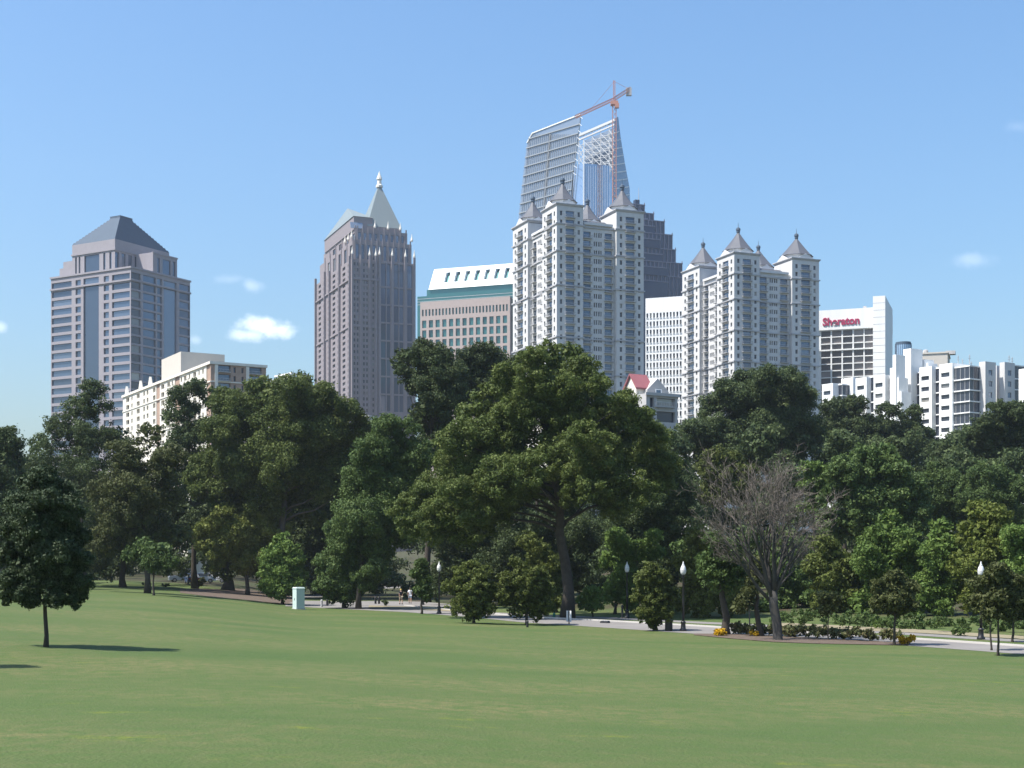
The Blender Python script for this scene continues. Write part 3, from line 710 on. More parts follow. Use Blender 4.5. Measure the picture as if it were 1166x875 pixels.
def rows_of(z_top, pitch, n, h, sill):
    return [(z_top - pitch * (i + 1) + sill, z_top - pitch * (i + 1) + sill + h) for i in range(n)]

# ---- 1: granite and glass tower with a stepped pyramid
def tower_pyramid():
    b = Bld('office_tower', 'granite and glass tower with grey stepped pyramid roof at far left', 149, 640, 60)
    Lu, Lv = b.ua(216.5), b.va(58); zt = b.z(304); d = .7; w = MB()
    w.box(d + .01, Lu, d + .01, Lv, 0, zt - .3)
    pitch = 4.15; nf = 20; zr = zt - 1.6
    rows = rows_of(zr, pitch, nf, 2.8, .35); zb0 = rows[-1][0] - 6
    def V(a, c): return (b.va(c), b.va(a))
    # left (lit) face, from the near corner outwards
    def segL(p0, p1, cols, rws): b.fac(w, 'L', max(d + .01, b.va(p1)) if p1 >= 148.9 else b.va(p1), b.va(p0), 0, zt, [V(*c) for c in cols], rws, d, m='glass')
    segL(126.5, 149, [(127.5, 148)], rows); segL(116, 126.5, [(118, 124)], rows)
    segL(93, 116, [(95, 112.5)], [(zb0, zr - 4.4), (zr - 3.6, zr - .8)]); segL(84, 93, [(86, 92)], rows); segL(58, 84, [(58.8, 81.5)], rows)
    def U(a, c): return (b.ua(a), b.ua(c))
    def segR(p0, p1, cols, rws): b.fac(w, 'R', max(0, b.ua(p0)), b.ua(p1), 0, zt, [U(*c) for c in cols], rws, d, m='glass_d' if p1 < 161 else 'glass')
    rowsr = rows_of(zr, pitch, nf, 3.25, .3)
    segR(149, 160.5, [(149.4, 160.2)], rowsr); segR(160.5, 178, [(163, 177.3)], rowsr); segR(178, 185, [(179, 184.4)], rowsr)
    segR(185, 202, [(186.5, 201)], [(zb0, zr - 4.4), (zr - 3.6, zr - .8)]); segR(202, 216.5, [(204.2, 216.2)], rowsr)
    for zz in (zt, zr - pitch + .1):        # cornice bands
        w.box(-.5, Lu + .3, -.5, 0, zz - .5, zz + .3); w.box(-.5, 0, 0, Lv + .3, zz - .5, zz + .3)
    # crown block, cross shaped
    a = 12.0; z1 = b.z(284, 2, a); z2 = b.z(272, 2, a)
    u0, u1, v0, v1 = 2.0, Lu - 1.5, a, Lv - 12
    w.box(u0 + .6, u1, v0 + .6, v1, zt - .3, z2)
    def vv(p): return b.va(p, u0)
    hz = (zt + .8, z1 - 1.0)
    b.fac(w, 'L', v0 + .61, v1, zt, z2, [(vv(127), vv(124.5)), (vv(120), vv(117.5)), (vv(113), vv(96)), (vv(91.5), vv(89.5)), (vv(87.5), vv(85.5))][::-1], [hz], .6, u0, m='glass')
    uu = lambda p: b.ua(p, v0)
    b.fac(w, 'R', u0, u1, zt, z2, [(uu(131 + 7.5 * i), uu(135.5 + 7.5 * i)) for i in range(4)], [hz], .6, v0, m='glass')
    w.box(u0 - .4, u0, v0 - .4, v1 + .4, z1 - .3, z1 + .5); w.box(u0, u1, v0 - .4, v0, z1 - .3, z1 + .5)
    # right and left shoulder bays
    ru0, ru1 = b.ua(176), b.ua(203.5); rz = b.z(287, ru0)
    w.box(ru0, ru1, 1.6, v0 - .41, zt - .3, rz)
    b.fac(w, 'R', ru0, ru1, zt, rz, [(b.ua(181), b.ua(184)), (b.ua(187), b.ua(196)), (b.ua(198.5), b.ua(201.5))], [(zt + .8, rz - 2)], .59, 1.0, m='glass')
    w.box(ru0 - .3, ru1 + .3, .7, 1.0, rz - .5, rz + .2)
    w.box(3, Lu - 5, v1 + .01, Lv - 5, zt - .3, b.z(297, 3, v1)); w.box(3, Lu * .8, Lv - 5 + .01, Lv - 2.5, zt - .3, b.z(306, 3, Lv - 4))
    w.build('wall', M['granite'], b.root)
    # stepped pyramid: real courses
    r = MB(); n = 13; zc = b.z(246, 14, 20); cu0, cu1 = u0 + (u1 - u0) * .40, u0 + (u1 - u0) * .60; cv0, cv1 = v0 + (v1 - v0) * .40, v0 + (v1 - v0) * .60
    for i in range(n):
        t, t2 = i / n, (i + .45) / n; f = lambda p, q, s: p + (q - p) * s
        za, zb_ = f(z2, zc, i / n), f(z2, zc, (i + 1) / n)
        r.frustum(f(u0, cu0, t), f(u1, cu1, t), f(v0, cv0, t), f(v1, cv1, t), za + .002, f(u0, cu0, t2), f(u1, cu1, t2), f(v0, cv0, t2), f(v1, cv1, t2), zb_)
    r.box(cu0 - .5, cu1 + .5, cv0 - .5, cv1 + .5, zc + .003, zc + 1.0)
    r.build('roof', M['slate_b'], b.root)
    b.flush()
tower_pyramid()

# ---- 2: cream and brick apartment block
def apartments():
    b = Bld('apartment_block', 'cream and brown brick apartment block with a stepped roofline behind the left trees', 240, 450, 30)
    Lv, Lu = b.va(140), b.ua(303); zt = b.z(412.5); d = .9; w, br = MB(), MB()
    w.box(d + .01, Lu - .01, d + .01, Lv, 0, zt - .2)
    pitch = 2.85; rows = rows_of(zt - .6, pitch, 14, 1.75, .55)
    V = lambda a, c: (b.va(c), b.va(a))
    segs = [(140, 178, 'w', [(143.6, 147.2), (149.5, 151), (155.6, 159), (163.2, 165), (167, 169), (174, 177)]), (178, 182, 'b', []),
            (182, 199, 'w', [(183.5, 187), (190.5, 193.5), (195.5, 197)]), (199, 204.7, 'b', []),
            (204.7, 235, 'w', [(205.7, 207.5), (209.3, 212.2), (215, 216.6), (220, 223.3), (226, 227.4), (230.3, 232)]), (235, 240, 'b', [])]
    for p0, p1, k, cols in segs:
        br = MB(); b.fac(w if k == 'w' else br, 'L', max(d + .01, b.va(p1)) if p1 == 240 else b.va(p1), b.va(p0), 0, zt, [V(*c) for c in cols], rows, d, off=(0 if k == 'w' else .25))
        if k == 'b': br.build('brick_wall', M['brick'], b.root)
    br = MB()
    U = lambda a, c: (b.ua(a), b.ua(c))
    b.fac(br, 'R', 0, b.ua(263.3), 0, zt, [U(248.3, 262.6)], rows_of(zt - .5, pitch, 14, 2.3, .3), d, m='glass')
    b.fac(br, 'R', b.ua(263.3), b.ua(281.5), 0, zt, [U(266, 268.6), U(275, 277.4)], rows, d, m='glass')
    b.fac(br, 'R', b.ua(281.5), Lu, 0, zt, [U(283.2, 298)], rows_of(zt - .5, pitch, 14, 2.3, .3), d, m='glass'); br.build('brick_wall', M['brick'], b.root)
    for p in (246.2, 281.8):
        w.box(b.ua(p) - .5, b.ua(p) + .5, -.35, 0, 0, zt - .7)
    for r in (1, 5, 9):     # white string courses
        z = zt - .6 - pitch * r - pitch; w.box(-.25, 0, 0, Lv, z + .02, z + .4); w.box(0, Lu, -.25, 0, z + .02, z + .4)
    w.box(-.5, Lu + .3, -.5, 0, zt - .6, zt + .25); w.box(-.5, 0, 0, Lv + .3, zt - .6, zt + .25)
    for p in (144.8, 160.5, 171.5):         # little white gables on the parapet
        v = b.va(p); w.prism([(-.5, v - 1.6, zt + .25), (-.5, v + 1.6, zt + .25), (-.5, v, zt + 3.2)], (.8, 0, 0))
    u0, v0 = 6, b.va(206, 6); v1 = b.va(184, 6)
    w.build('wall', M['cream'], b.root)
    p = MB(); p.box(u0, u0 + 16, v0, v1, zt - .2, b.z(410, u0, v1)); p.build('penthouse', M['beige'], b.root)
    p = MB(); p.frustum(1.5, 8, Lv * .08, Lv * .95, zt - .15, 4, 7, Lv * .1, Lv * .93, zt + 1.6); p.build('roof', M['slate'], b.root)
    for i in range(14):
        zz = zt - .5 - pitch * (i + 1) + .3
        for a, c in ((248.6, 262.3), (283.5, 297.7)): b.pane('R', *U(a, c), zz, zz + 1.0, 0, 'balcony', 'trim', .7)
    b.flush()
apartments()

# ---- 3: gothic topped granite tower
def gothic_tower():
    b = Bld('office_tower', 'slim pinkish granite tower with green pyramid and golden spire', 400, 900, 22)
    Lv, Lu = b.va(359.5), b.ua(473); d = .9; w = MB(); gl = MB()
    z0 = b.z(295); pitch = 3.75
    w.box(d + .01, Lu - .01, d + .01, Lv - 2, 0, z0)
    rows = rows_of(z0 - 1, pitch, 30, 2.1, .8)
    nc = 7; aw = (Lv - d - 3) / nc
    low = b.z(331, 0, Lv)
    b.fac(w, 'L', d + .01, Lv - 2.2, 0, z0, [(d + .9 + aw * i, d + .9 + aw * i + aw * .52) for i in range(nc)], rows, d)
    w.box(0, Lu * .3, Lv - 2, Lv, 0, low)
    for i in range(nc + 1):                               # projecting piers on the lit face
        v = d + .35 + aw * i
        if i in (0, 2, 4, 5, 7): w.box(-1.5, 0, v - .55, v + .55, 0, z0 + (4 if i % 2 else 2))
    uc = b.ua(432)
    cw = (uc - 2) / 8
    b.fac(w, 'R', 0, uc, 0, z0, [(1.6 + cw * i, 1.6 + cw * i + cw * .55) for i in range(8)], rows, d)
    for u in (0, uc * .30, uc * .62, uc * .84): w.box(u, u + 1.0, -1.3, 0, 0, z0 + 3)
    for zz, e in ((b.z(318), .9), (b.z(372), .6)): w.box(1.0, uc, -e, -.003, zz, zz + 1.4); w.box(-e, -.003, d, Lv - 2.2, zz, zz + 1.0)
    # notch stripe and big glass bay
    U = lambda a, c: (b.ua(a), b.ua(c))
    bars = [b.z(307 + 20.4 * i, uc) for i in range(9)]
    rws = [(bars[i + 1] + 1.0, bars[i]) for i in range(8)]
    b.fac(w, 'R', uc, Lu, 0, z0, [U(433.6, 439.4), U(440.4, 444.6), U(448.7, 453.8), U(454.8, 459.4), U(463.8, 469.4)], rws + [(z0 - 6.2, z0 - 1.2)], d, m='glass')
    for p in (432.2, 446.6, 461.6, 471.6): u = b.ua(p); w.box(u - .7, u + .7, -.9, 0, 0, z0 + 4)
    # setbacks
    t2 = b.z(272, 0, 0)
    def tier(i0, za, zb_, nwin, zc):
        w.box(i0 + .6, Lu - i0, i0 + .6, Lv - 2 - i0, za, zb_)
        n = nwin; a = (Lv - 4 - 2 * i0) / n
        b.fac(w, 'L', i0 + .61, Lv - 2 - i0, za, zb_, [(i0 + 1.5 + a * k, i0 + 1.5 + a * k + a * .5) for k in range(n - 1)], [(za + 1, zc)], .6, i0)
        a = (Lu - 2 * i0 - 2) / (n + 4)
        b.fac(w, 'R', i0, Lu - i0, za, zb_, [(i0 + 1.5 + a * k, i0 + 1.5 + a * k + a * .55) for k in range(n + 4)], [(za + 1, zc)], .6, i0, m='glass')
        for k in range(n + 5):
            u = i0 + 1.1 + a * k; w.box(u - .4, u + .4, i0 - .5, i0, za, zb_ + 2.0)
        a = (Lv - 4 - 2 * i0) / n
        for k in range(n): v = i0 + 1.0 + a * k; w.box(i0 - .5, i0, v - .4, v + .4, za, zb_ + 2.5)
    tier(2.0, z0 + .003, t2, 6, t2 - 2.5)
    t3 = b.z(259, 4)
    tier(4.2, t2 + .003, t3, 5, t3 - 2.0)
    t4 = b.z(254, 6)
    w.box(6.2, Lu - 8.5, 6.2, Lv - 7, t3 + .003, t4)
    w.build('wall', M['granite_b'], b.root)
    # finials in rows on the ledges
    fin = MB(); fin.lathe([(.75, 0), (.9, .8), (.35, 3.0), (.05, 5.2)], 6); fo = None
    spots = [(b.ua(p), -.2, z0 + 4) for p in (432.2, 446.6, 461.6, 471.6)] + [(b.ua(p), 4.0, t3 + 1.5) for p in (429, 444, 458)] + [(b.ua(p), 2, t2 + 2) for p in (470,)]
    spots += [(u, -.4, z0 + 3) for u in (.5, uc * .62 + .5, uc * .84 + .5)] + [(1.9, v, t2 + 2) for v in (6, 14, 22)]
    for s in spots:
        if fo is None: fo = fin.build('finial', M['cream'], b.root)
        else:
            fo = fo.copy(); COL.objects.link(fo); fo.parent = b.root
        fo.location = s
    # roofs
    r = MB(); v0 = 6.0; u0, u1 = b.ua(418, v0), b.ua(457.5, v0); s = u1 - u0; zc = b.z(214, (u0 + u1) / 2, v0 + s / 2); cu, cv = (u0 + u1) / 2, v0 + s / 2
    r.frustum(u0, u1, v0, v0 + s, t4 + .003, cu - 1.1, cu + 1.1, cv - 1.1, cv + 1.1, zc)
    r.build('roof', M['copper'], b.root)
    zs = b.z(195, cu, cv); h = zs - zc
    q = MB(); q.lathe([(2.2, 0), (2.3, h * .12), (1.5, h * .2), (1.3, h * .42), (1.9, h * .5), (1.6, h * .6), (.5, h * .85), (.06, h)], 8, (cu, cv, zc + .003)); q.build('spire', M['cream'], b.root)
    r = MB(); u0, u1, v0, v1 = 3.5, 16, 6.5, Lv - 11; zz = b.z(226, 10, 14)
    r.box(u0, u1, v0, v1, t3 + .004, b.z(248, 5, 10))
    r.build('attic', M['granite_b'], b.root)
    r = MB(); zq = b.z(248, 5, 10) + .003; r.frustum(u0 - .5, u1 + .5, v0 - .5, v1 + .5, zq, (u0 + u1) / 2 - .3, (u0 + u1) / 2 + .3, (v0 + v1) / 2 - 1.2, (v0 + v1) / 2 + 1.2, zz)
    r.build('roof', M['copper'], b.root)
    r = MB(); ua_, ub = b.ua(399, 6), b.ua(413, 6); r.prism([(ua_, 5.0, t3 + .6), (ua_, 6.3, t3 + 4.6), (ua_, 6.6, t3 + 4.6), (ua_, 5.6, t3 + .6)], (ub - ua_, 0, 0)); r.build('skylight', M['glass_s'], b.root)
    b.flush()
gothic_tower()

# ---- 4: pink block with green glass and sloped white roof
def pink_block():
    b = Bld('office_block', 'pink grid office block with green glass and white slanted roof with openings', 580.7, 800, 70)
    Lv = b.va(478.5); Lu = 40; d = .8; w = MB(); zt = b.z(337.6)
    w.box(d + .01, Lu, .01, Lv, 0, zt - .02)
    V = lambda a, c: (b.va(c), b.va(a))
    cols = [V(480.6 + 7.66 * i, 485.4 + 7.66 * i) for i in range(13)]
    p = 11.45 * 800 / F
    rows = rows_of(b.z(356.3), p, 9, p * .76, 0)
    zA = b.z(346.3)
    b.fac(w, 'L', 0, Lv, 0, b.z(356), cols, rows, d, m='glass_g')
    b.fac(w, 'L', 0, Lv, b.z(356), zt, [V(480.4 + 3.83 * i, 482.4 + 3.83 * i) for i in range(26)], [(b.z(354), zA)], d, m='glass_g')
    w.build('wall', M['pink'], b.root)
    g = MB(); uoff = 3.0
    vA, vB = b.va(588.5, uoff), b.va(475.3, uoff)
    g.box(uoff, Lu + 4, vA, vB, zt - 30, b.z(330.6, uoff)); vC = b.va(486, uoff + 4)
    g.box(uoff + 4, Lu, vA + .2, vC, b.z(330.6, uoff) + .003, b.z(323.4, uoff + 4))
    g.build('glass_storey', M['glass_g'], b.root)
    lines = MB()
    for f in (.25, .5, .75): zz = b.z(330.6, uoff) - 5.5 * (1 - f) * 1.2; lines.box(uoff - .12, uoff, vA, vB, zz, zz + .25)
    lines.build('mullion', M['trim'], b.root)
    # slanted roof screen, built upright with openings and then leaned back
    r = MB(); z0 = b.z(323.2, uoff + 3); z1 = b.z(298.2, uoff + 8); vN, vF = b.va(592, uoff + 3), b.va(488, uoff + 3)
    k = 8.5 / (z1 - z0); keep = b.q; b.q = {}
    oc = [V(498.6 + 11.4 * i, 503.8 + 11.4 * i) for i in range(8)]
    zo0, zo1 = z0 + (z1 - z0) * .30, z0 + (z1 - z0) * .80
    b.fac(r, 'L', vN, vF, z0, z1, oc, [(zo0, zo1)], 1.6, uoff + 3)
    lst = list(b.q.values())[0]; b.q = keep
    def lean(mb): mb.v = [(x + (z - z0) * k, y - 0 * (z - z0), z) for x, y, z in mb.v]
    r.box(uoff + 4.7, uoff + 16, vN, vF - 1.0, z0, z0 + .5)
    r.box(uoff + 4.6, uoff + 9, vF - 1.2, vF, z0, z1)
    lean(r); r.build('roof_screen', M['white'], b.root)
    for face, a0, a1, q0, q1, off, th in lst:
        x = MB(); x.box(off + .5, off + .55, a0, a1, q0, q1); lean(x); x.build('window', M['glass_g'], b.root)
    b.flush()
pink_block()

# ---- 5: glass tower under construction
def sail_tower():
    Y0 = 745.0; o = P(650, 640, Y0); zb = -1.0
    root = thing('office_tower', (o.x, Y0, zb), 'unfinished curved glass tower with sail screen and white steel lattice on top', 'building')
    loc = lambda px, py, Y: P(px, py, Y) - Vector((o.x, Y0, zb))
    Ys = lambda px: Y0 + (660 - px) * .40       # the sail recedes to the left
    def panel(mb, pts, yf, th): 
        q = [loc(px, py, yf(px)) for px, py in pts]; mb.prism(q, (th * .5, th, 0))
    gl = MB(); outline = [(661, 131), (651, 212), (650, 345), (584, 345), (589, 262), (594, 215), (600, 163), (602, 156), (606, 152.5)]
    panel(gl, outline, Ys, 1.2); gl.build('glass_screen', M['glass_s'], root)
    def lr(py):   # left and right limits of the sail at a row
        def itp(tab): 
            for (y0, x0), (y1, x1) in zip(tab[:-1], tab[1:]):
                if y0 <= py <= y1: return x0 + (x1 - x0) * (py - y0) / (y1 - y0)
            return tab[-1][1]
        return itp([(120, 604), (153, 604), (163, 600), (215, 594), (262, 589), (345, 584)]), itp([(120, 661.5), (131, 661), (212, 651), (345, 650)])
    bands = MB()
    for i in range(14):
        for w in (0, ):
            mid = 150 + 10.6 * i + w; pts = []
            yl = mid + 8.5; yr = mid - 8.5
            xl, xr = lr(yl)[0], lr(yr)[1]
            # band rises to the right because the right end is nearer
            top = lambda x: yl + (yr - yl) * (x - xl) / (xr - xl)
            lim = lambda x: 131 + (661 - x) * (152.5 - 131) / (661 - 606)
            if top(xr) < lim(xr): 
                xs = [x for x in range(int(xl), int(xr)) if top(x) > lim(x) + 1]
                if len(xs) < 4: continue
                xr = xs[-1]
            bands.bar(loc(xl, top(xl), Ys(xl) - .35), loc(xr, top(xr), Ys(xr) - .35), .42)
    bands.build('floor_band', M['sail_band'], root)
    mull = MB()
    for i in range(27):
        px = 602 + 2.2 * i; yt = max(153, 131 + (661 - px) * .39) if px > 604 else 160
        f = (px - 604) / 57; xb = 590 + f * 60
        mull.bar(loc(px, yt, Ys(px) - .5), loc(xb, 300, Ys(xb) - .5), .16 if i != 11 else .6)
    mull.build('mullion', M['trim'], root)
    edge = MB(); edge.bar(loc(661, 130.5, Ys(661) - .3), loc(606, 152, Ys(606) - .3), .4); edge.bar(loc(606, 152, Ys(606) - .3), loc(600, 163, Ys(600) - .3), .35)
    edge.build('parapet', M['steel'], root)
    for i in range(9): edge = MB(); edge.bar(loc(660.5 - i * 1.0, 133 + i * 8, Ys(660) - .2), loc(663.5 - i * .9, 135.5 + i * 8, Ys(660) - 1.4), .16); edge.build('bracket', M['steel'], root)
    # glass body in the middle
    body = MB(); Yb = Y0 + 6
    fp = [(649, Yb + 4), (653, Yb - 3), (664.5, Yb - 6), (665, Yb - 6), (694, Yb - 2), (699, Yb + 10), (699, Yb + 40), (649, Yb + 40)]
    zt = CAMZ + (HY - 190) * Yb / F - zb
    body.prism([((px - CX) / F * Y - o.x, Y - Y0, 0) for px, Y in fp], (0, 0, zt)); body.build('wall', M['glass_b'], root)
    ribs = MB()
    for i in range(12): px = 664.6 + 2.7 * i; ribs.bar(loc(px, 189 if i else 160, Yb - 6.4 + .15 * i), loc(px, 300, Yb - 6.4 + .15 * i), .07 if i else .45)
    ribs.build('rib', M['steel'], root)
    # white lattice of the second screen
    Yt = lambda px: Y0 - 4 + (700 - px) * .4 + 14
    tr = MB(); top = lambda px: 155.5 - (px - 657.5) * .43
    for k, r in ((0, .9), (5.0, .5)): tr.bar(loc(657.5, top(657.5) + k, Yt(657.5)), loc(701, top(701) + k, Yt(701)), r)
    n = 14
    for i in range(n): a = 657.5 + 43.5 * i / n; c = 657.5 + 43.5 * (i + 1) / n; tr.bar(loc(a, top(a), Yt(a)), loc(c, top(c) + 5, Yt(c)), .18)
    posts = [659, 664.3, 674.3, 683.8, 693.6, 699.5]
    for px in posts: tr.bar(loc(px, top(px), Yt(px)), loc(px, 208, Yt(px)), .28)
    for a, c in zip(posts[:-1], posts[1:]):
        yy = max(top(a), top(c)) + 8
        while yy < 196:
            tr.bar(loc(a, yy, Yt(a)), loc(c, yy + 10, Yt(c)), .17); tr.bar(loc(a, yy + 3, Yt(a)), loc(c, yy + 2, Yt(c)), .14); 
            tr.bar(loc(a, yy, Yt(a)), loc(a + 3, yy - 1, Yt(a) + 14), .15); tr.bar(loc(a, yy + 5, Yt(a)), loc(c, yy + 4, Yt(c)), .13); tr.bar(loc(c, yy, Yt(c)), loc(a, yy + 9, Yt(a) + 6), .16); yy += 7.5
    tr.build('lattice', M['lattice'], root)
    gr = MB()
    gr.prism([loc(666, 160, Yt(666) + 9), loc(698, 146, Yt(698) + 9), loc(698, 205, Yt(698) + 9), loc(666, 205, Yt(666) + 9)], (.3, .5, 0))
    gr.build('inner_wall', M['glass_s'], root)
    # leaning right-hand face
    Yr = lambda px: Y0 + 8 + (px - 700) * .9
    rf = MB(); panel(rf, [(699.5, 139), (703, 133), (706, 158), (711, 188), (716, 214), (718, 300), (696, 300), (698, 200)], Yr, 1.2); rf.build('side_screen', M['glass_s'], root)
    rb = MB()
    for i in range(15):
        py = 150 + 9 * i; xr = 704 + (py - 145) * .17 if py < 214 else 716.5; rb.bar(loc(699, py + 2, Yr(699) - .6), loc(xr, py, Yr(xr) - .6), .42)
    rb.build('side_band', M['steel'], root)
sail_tower()

def crane():
    Y = 738.0; foot = P(699.5, 640, Y)
    root = thing('tower_crane', (foot.x, Y, -1), 'orange lattice tower crane rising beside the unfinished tower', 'crane')
    loc = lambda px, py, dy=0: P(px, py, Y + dy) - Vector((foot.x, Y, -1))
    def lattice(mb, a, c, w, n, r):
        a, c = Vector(a), Vector(c); d = (c - a).normalized(); up = Vector((0, 0, 1)) if abs(d.z) < .8 else Vector((0, 1, 0))
        t = d.cross(up).normalized() * w / 2; q = d.cross(t).normalized() * w / 2
        cs = [t + q, t - q, -t - q, -t + q]
        for k in cs: mb.bar(a + k, c + k, r)
        for i in range(n):
            p, s = a.lerp(c, i / n), a.lerp(c, (i + 1) / n)
            for j in range(4): mb.bar(p + cs[j], s + cs[(j + 1) % 4], r * .7)
    m = MB(); lattice(m, loc(699.5, 640), loc(699.5, 116), 1.9, 90, .17); m.build('mast', M['crane'], root)
    m = MB(); m.box(-1.9, 1.9, -1.9, 1.9, loc(0, 120).z, loc(0, 116).z); c = loc(702, 121); m.box(c.x - 1, c.x + 1.2, -2.2, -.2, c.z - 1.4, c.z + 1); m.build('cab', M['crane'], root)
    m = MB(); lattice(m, loc(699.5, 113), loc(655, 133.5, -3), 1.3, 30, .15); m.build('jib', M['crane'], root)
    m = MB(); lattice(m, loc(699.5, 113), loc(718, 101, 2), 1.5, 12, .17); m.build('counter_jib', M['crane'], root)
    m = MB(); c = loc(716, 104, 2); m.box(c.x - 1.4, c.x + 1.4, c.y - 1, c.y + 1, c.z - 2.4, c.z + 1.6); m.build('counterweight', M['grey'], root)
    m = MB(); lattice(m, loc(699.5, 114), loc(699.3, 92), .9, 9, .14); m.build('apex', M['crane'], root)
    m = MB(); m.bar(loc(699.3, 93), loc(672, 125.5, -2), .09); m.bar(loc(699.3, 93), loc(716, 101.5, 2), .09); m.build('tie_rod', M['crane'], root)
crane()

# ---- 6 and 9: the two pale turreted apartment towers
def turret_tower(label, px, Y, t, pl, pr, py_top, ru, rv, bands, nf, mid_drop, bases, flare=0.0):
    b = Bld('apartment_tower', label, px, Y, t)
    Lu, Lv = b.ua(pr), b.va(pl); zt = b.z(py_top); d = .55; w = MB(); pitch = 3.15; rec = 1.8
    u1, u2 = b.ua(ru[0]), b.ua(ru[1]); v1, v2 = b.va(rv[0]), b.va(rv[1])
    zm = zt - mid_drop
    for x0, x1, y0, y1 in ((0, u1, 0, v1), (u2, Lu, 0, v1), (0, u1, v2, Lv), (u2, Lu, v2, Lv)):
        w.box(x0 + (d + .01 if x0 == 0 else 0), x1, y0 + (d + .01 if y0 == 0 else 0), y1, 0, zt - .2)
    w.box(rec + d + .01, Lu - 1, rec + d + .01, Lv - 1, 0, zm - .2)
    rows = rows_of(zt - 1.0, pitch, nf, 1.7, .75); rowb = rows_of(zt - 1.0, pitch, nf, 2.35, .25)
    rm = [r for r in rows if r[1] < zm - .4]; rmb = [r for r in rowb if r[1] < zm - .3]
    def tower(face, a0, a1, first):
        L_ = a1 - a0; f = lambda p, q: (a0 + L_ * p, a0 + L_ * q)
        s0 = a0 + (d + .01 if (face == 'L' and first) else 0)
        c1, c2, c3 = a0 + L_ * .30, a0 + L_ * .70, a1
        b.fac(w, face, s0, c1, 0, zt, [f(.12, .21)], rows, d)
        b.fac(w, face, c1, c2, 0, zt, [f(.335, .665)], rowb, d, name='balcony_door', m='glass')
        b.fac(w, face, c2, c3, 0, zt, [f(.79, .88)], rows, d)
        for r in rowb: b.pane(face, *f(.31, .69), r[0] - .2, r[0] + .95, 0, 'balcony', 'trim', 1.0)
    def middle(face, a0, a1):
        L_ = a1 - a0; f = lambda p, q: (a0 + L_ * p, a0 + L_ * q)
        b.fac(w, face, a0, a0 + L_ * .34, 0, zm, [f(.07, .29)], rmb, d, rec, name='balcony_door', m='glass')
        b.fac(w, face, a0 + L_ * .34, a0 + L_ * .66, 0, zm, [f(.38, .42), f(.44, .485), f(.515, .56), f(.58, .62)], rm, d, rec)
        b.fac(w, face, a0 + L_ * .66, a1, 0, zm, [f(.71, .93)], rmb, d, rec, name='balcony_door', m='glass')
        for r in rmb:
            b.pane(face, *f(.05, .31), r[0] - .2, r[0] + .95, rec, 'balcony', 'trim', 1.1); b.pane(face, *f(.69, .95), r[0] - .2, r[0] + .95, rec, 'balcony', 'trim', 1.1)
    tower('R', 0, u1, True); tower('R', u2, Lu, False); middle('R', u1, u2)
    tower('L', 0, v1, True); tower('L', v2, Lv, False); middle('L', v1, v2)
    w.build('wall', M['stucco'], b.root)
    for py in bands:
        z = b.z(py); e = .4; c = MB()
        c.box(-e, u1, -e, 0, z, z + .5); c.box(-e, 0, 0, v1, z, z + .5)
        if z < zm:
            c.box(u1, u1 + e, -e, rec, z, z + .5); c.box(u1 + e, u2, rec - e, rec, z, z + .5); c.box(-e, rec, v1, v1 + e, z, z + .5); c.box(rec - e, rec, v1 + e, v2, z, z + .5)
            c.box(u2 - e, u2, -e, rec - e, z, z + .5); c.box(-e, rec - e, v2 - e, v2, z, z + .5)
        c.box(u2, Lu + e, -e, 0, z, z + .5); c.box(-e, 0, v2, Lv + e, z, z + .5)
        c.build('string_course', M['cornice'], b.root)
    for n_, (x0, x1, y0, y1) in enumerate(((u1 + .9, u2 - .9, rec - .8, rec + .8), (rec - .8, rec + .8, v1 + .9, v2 - .9))):
        q = MB(); q.box(x0, x1, y0, y1, zm + .003, zm + .9); q.build('parapet', M['drum'], b.root)
    mr = MB(); mr.frustum(u1, u2, rec + 1, Lv - 2, zm, u1 + 2, u2 - 2, rec + 4, Lv - 5, zm + 2.6); mr.frustum(rec + 1, Lu - 2, v1, v2, zm + .004, rec + 4, Lu - 4, v1 + 2, v2 - 2, zm + 2.4); mr.build('main_roof', M['slate'], b.root)
    for (x0, x1, y0, y1), (k, hgt) in zip(((0, u1, 0, v1), (u2, Lu, 0, v1), (0, u1, v2, Lv), (u2 - 3, Lu - 3, v2 - 4, Lv - 4)), bases):
        cx, cy = (x0 + x1) / 2, (y0 + y1) / 2; r = min(x1 - x0, y1 - y0) / 2; zz = zt + .953
        t_ = MB(); rr = r * k
        c = MB(); c.frustum(x0, x1, y0, y1, zt + .003, x0 - .5, x1 + .5, y0 - .5, y1 + .5, zt + .6); c.box(x0 - .55, x1 + .55, y0 - .55, y1 + .55, zt + .603, zt + .95); c.build('cornice', M['cornice'], b.root)
        t_.lathe([(r * .96, 0), (r * .96, 1.5), (rr * 1.02, 1.9)], 8, (cx, cy, zz))
        for sx, sy in ((0, -1), (-1, 0), (1, 0), (0, 1)):       # small gables on each side
            e = r * .98; g = r * .62
            if sx == 0: t_.prism([(cx - g, cy + sy * e, zz), (cx + g, cy + sy * e, zz), (cx, cy + sy * e, zz + 2.0)], (0, sy * .6, 0))
            else: t_.prism([(cx + sx * e, cy - g, zz), (cx + sx * e, cy + g, zz), (cx + sx * e, cy, zz + 2.0)], (sx * .6, 0, 0))
        dr = t_.build('turret', M['drum'], b.root)
        q = MB(); q.lathe([(rr * 1.14, 0), (rr * 1.05, .3), (rr * (.66 - flare), hgt * .40), (rr * (.36 - flare), hgt * .70), (.5, hgt)], 8, (cx, cy, zz + 1.903)); q.build('turret_roof', M['slate'], dr)
        q = MB(); q.lathe([(.55, 0), (.75, .2), (.75, 1.0), (1.0, 1.2), (.85, 1.9), (.35, 2.3), (.12, 2.6), (.05, 4.3)], 8, (cx, cy, zz + 1.906 + hgt)); q.build('finial', M['dark'] if False else M['slate_b'], dr)
    b.flush()
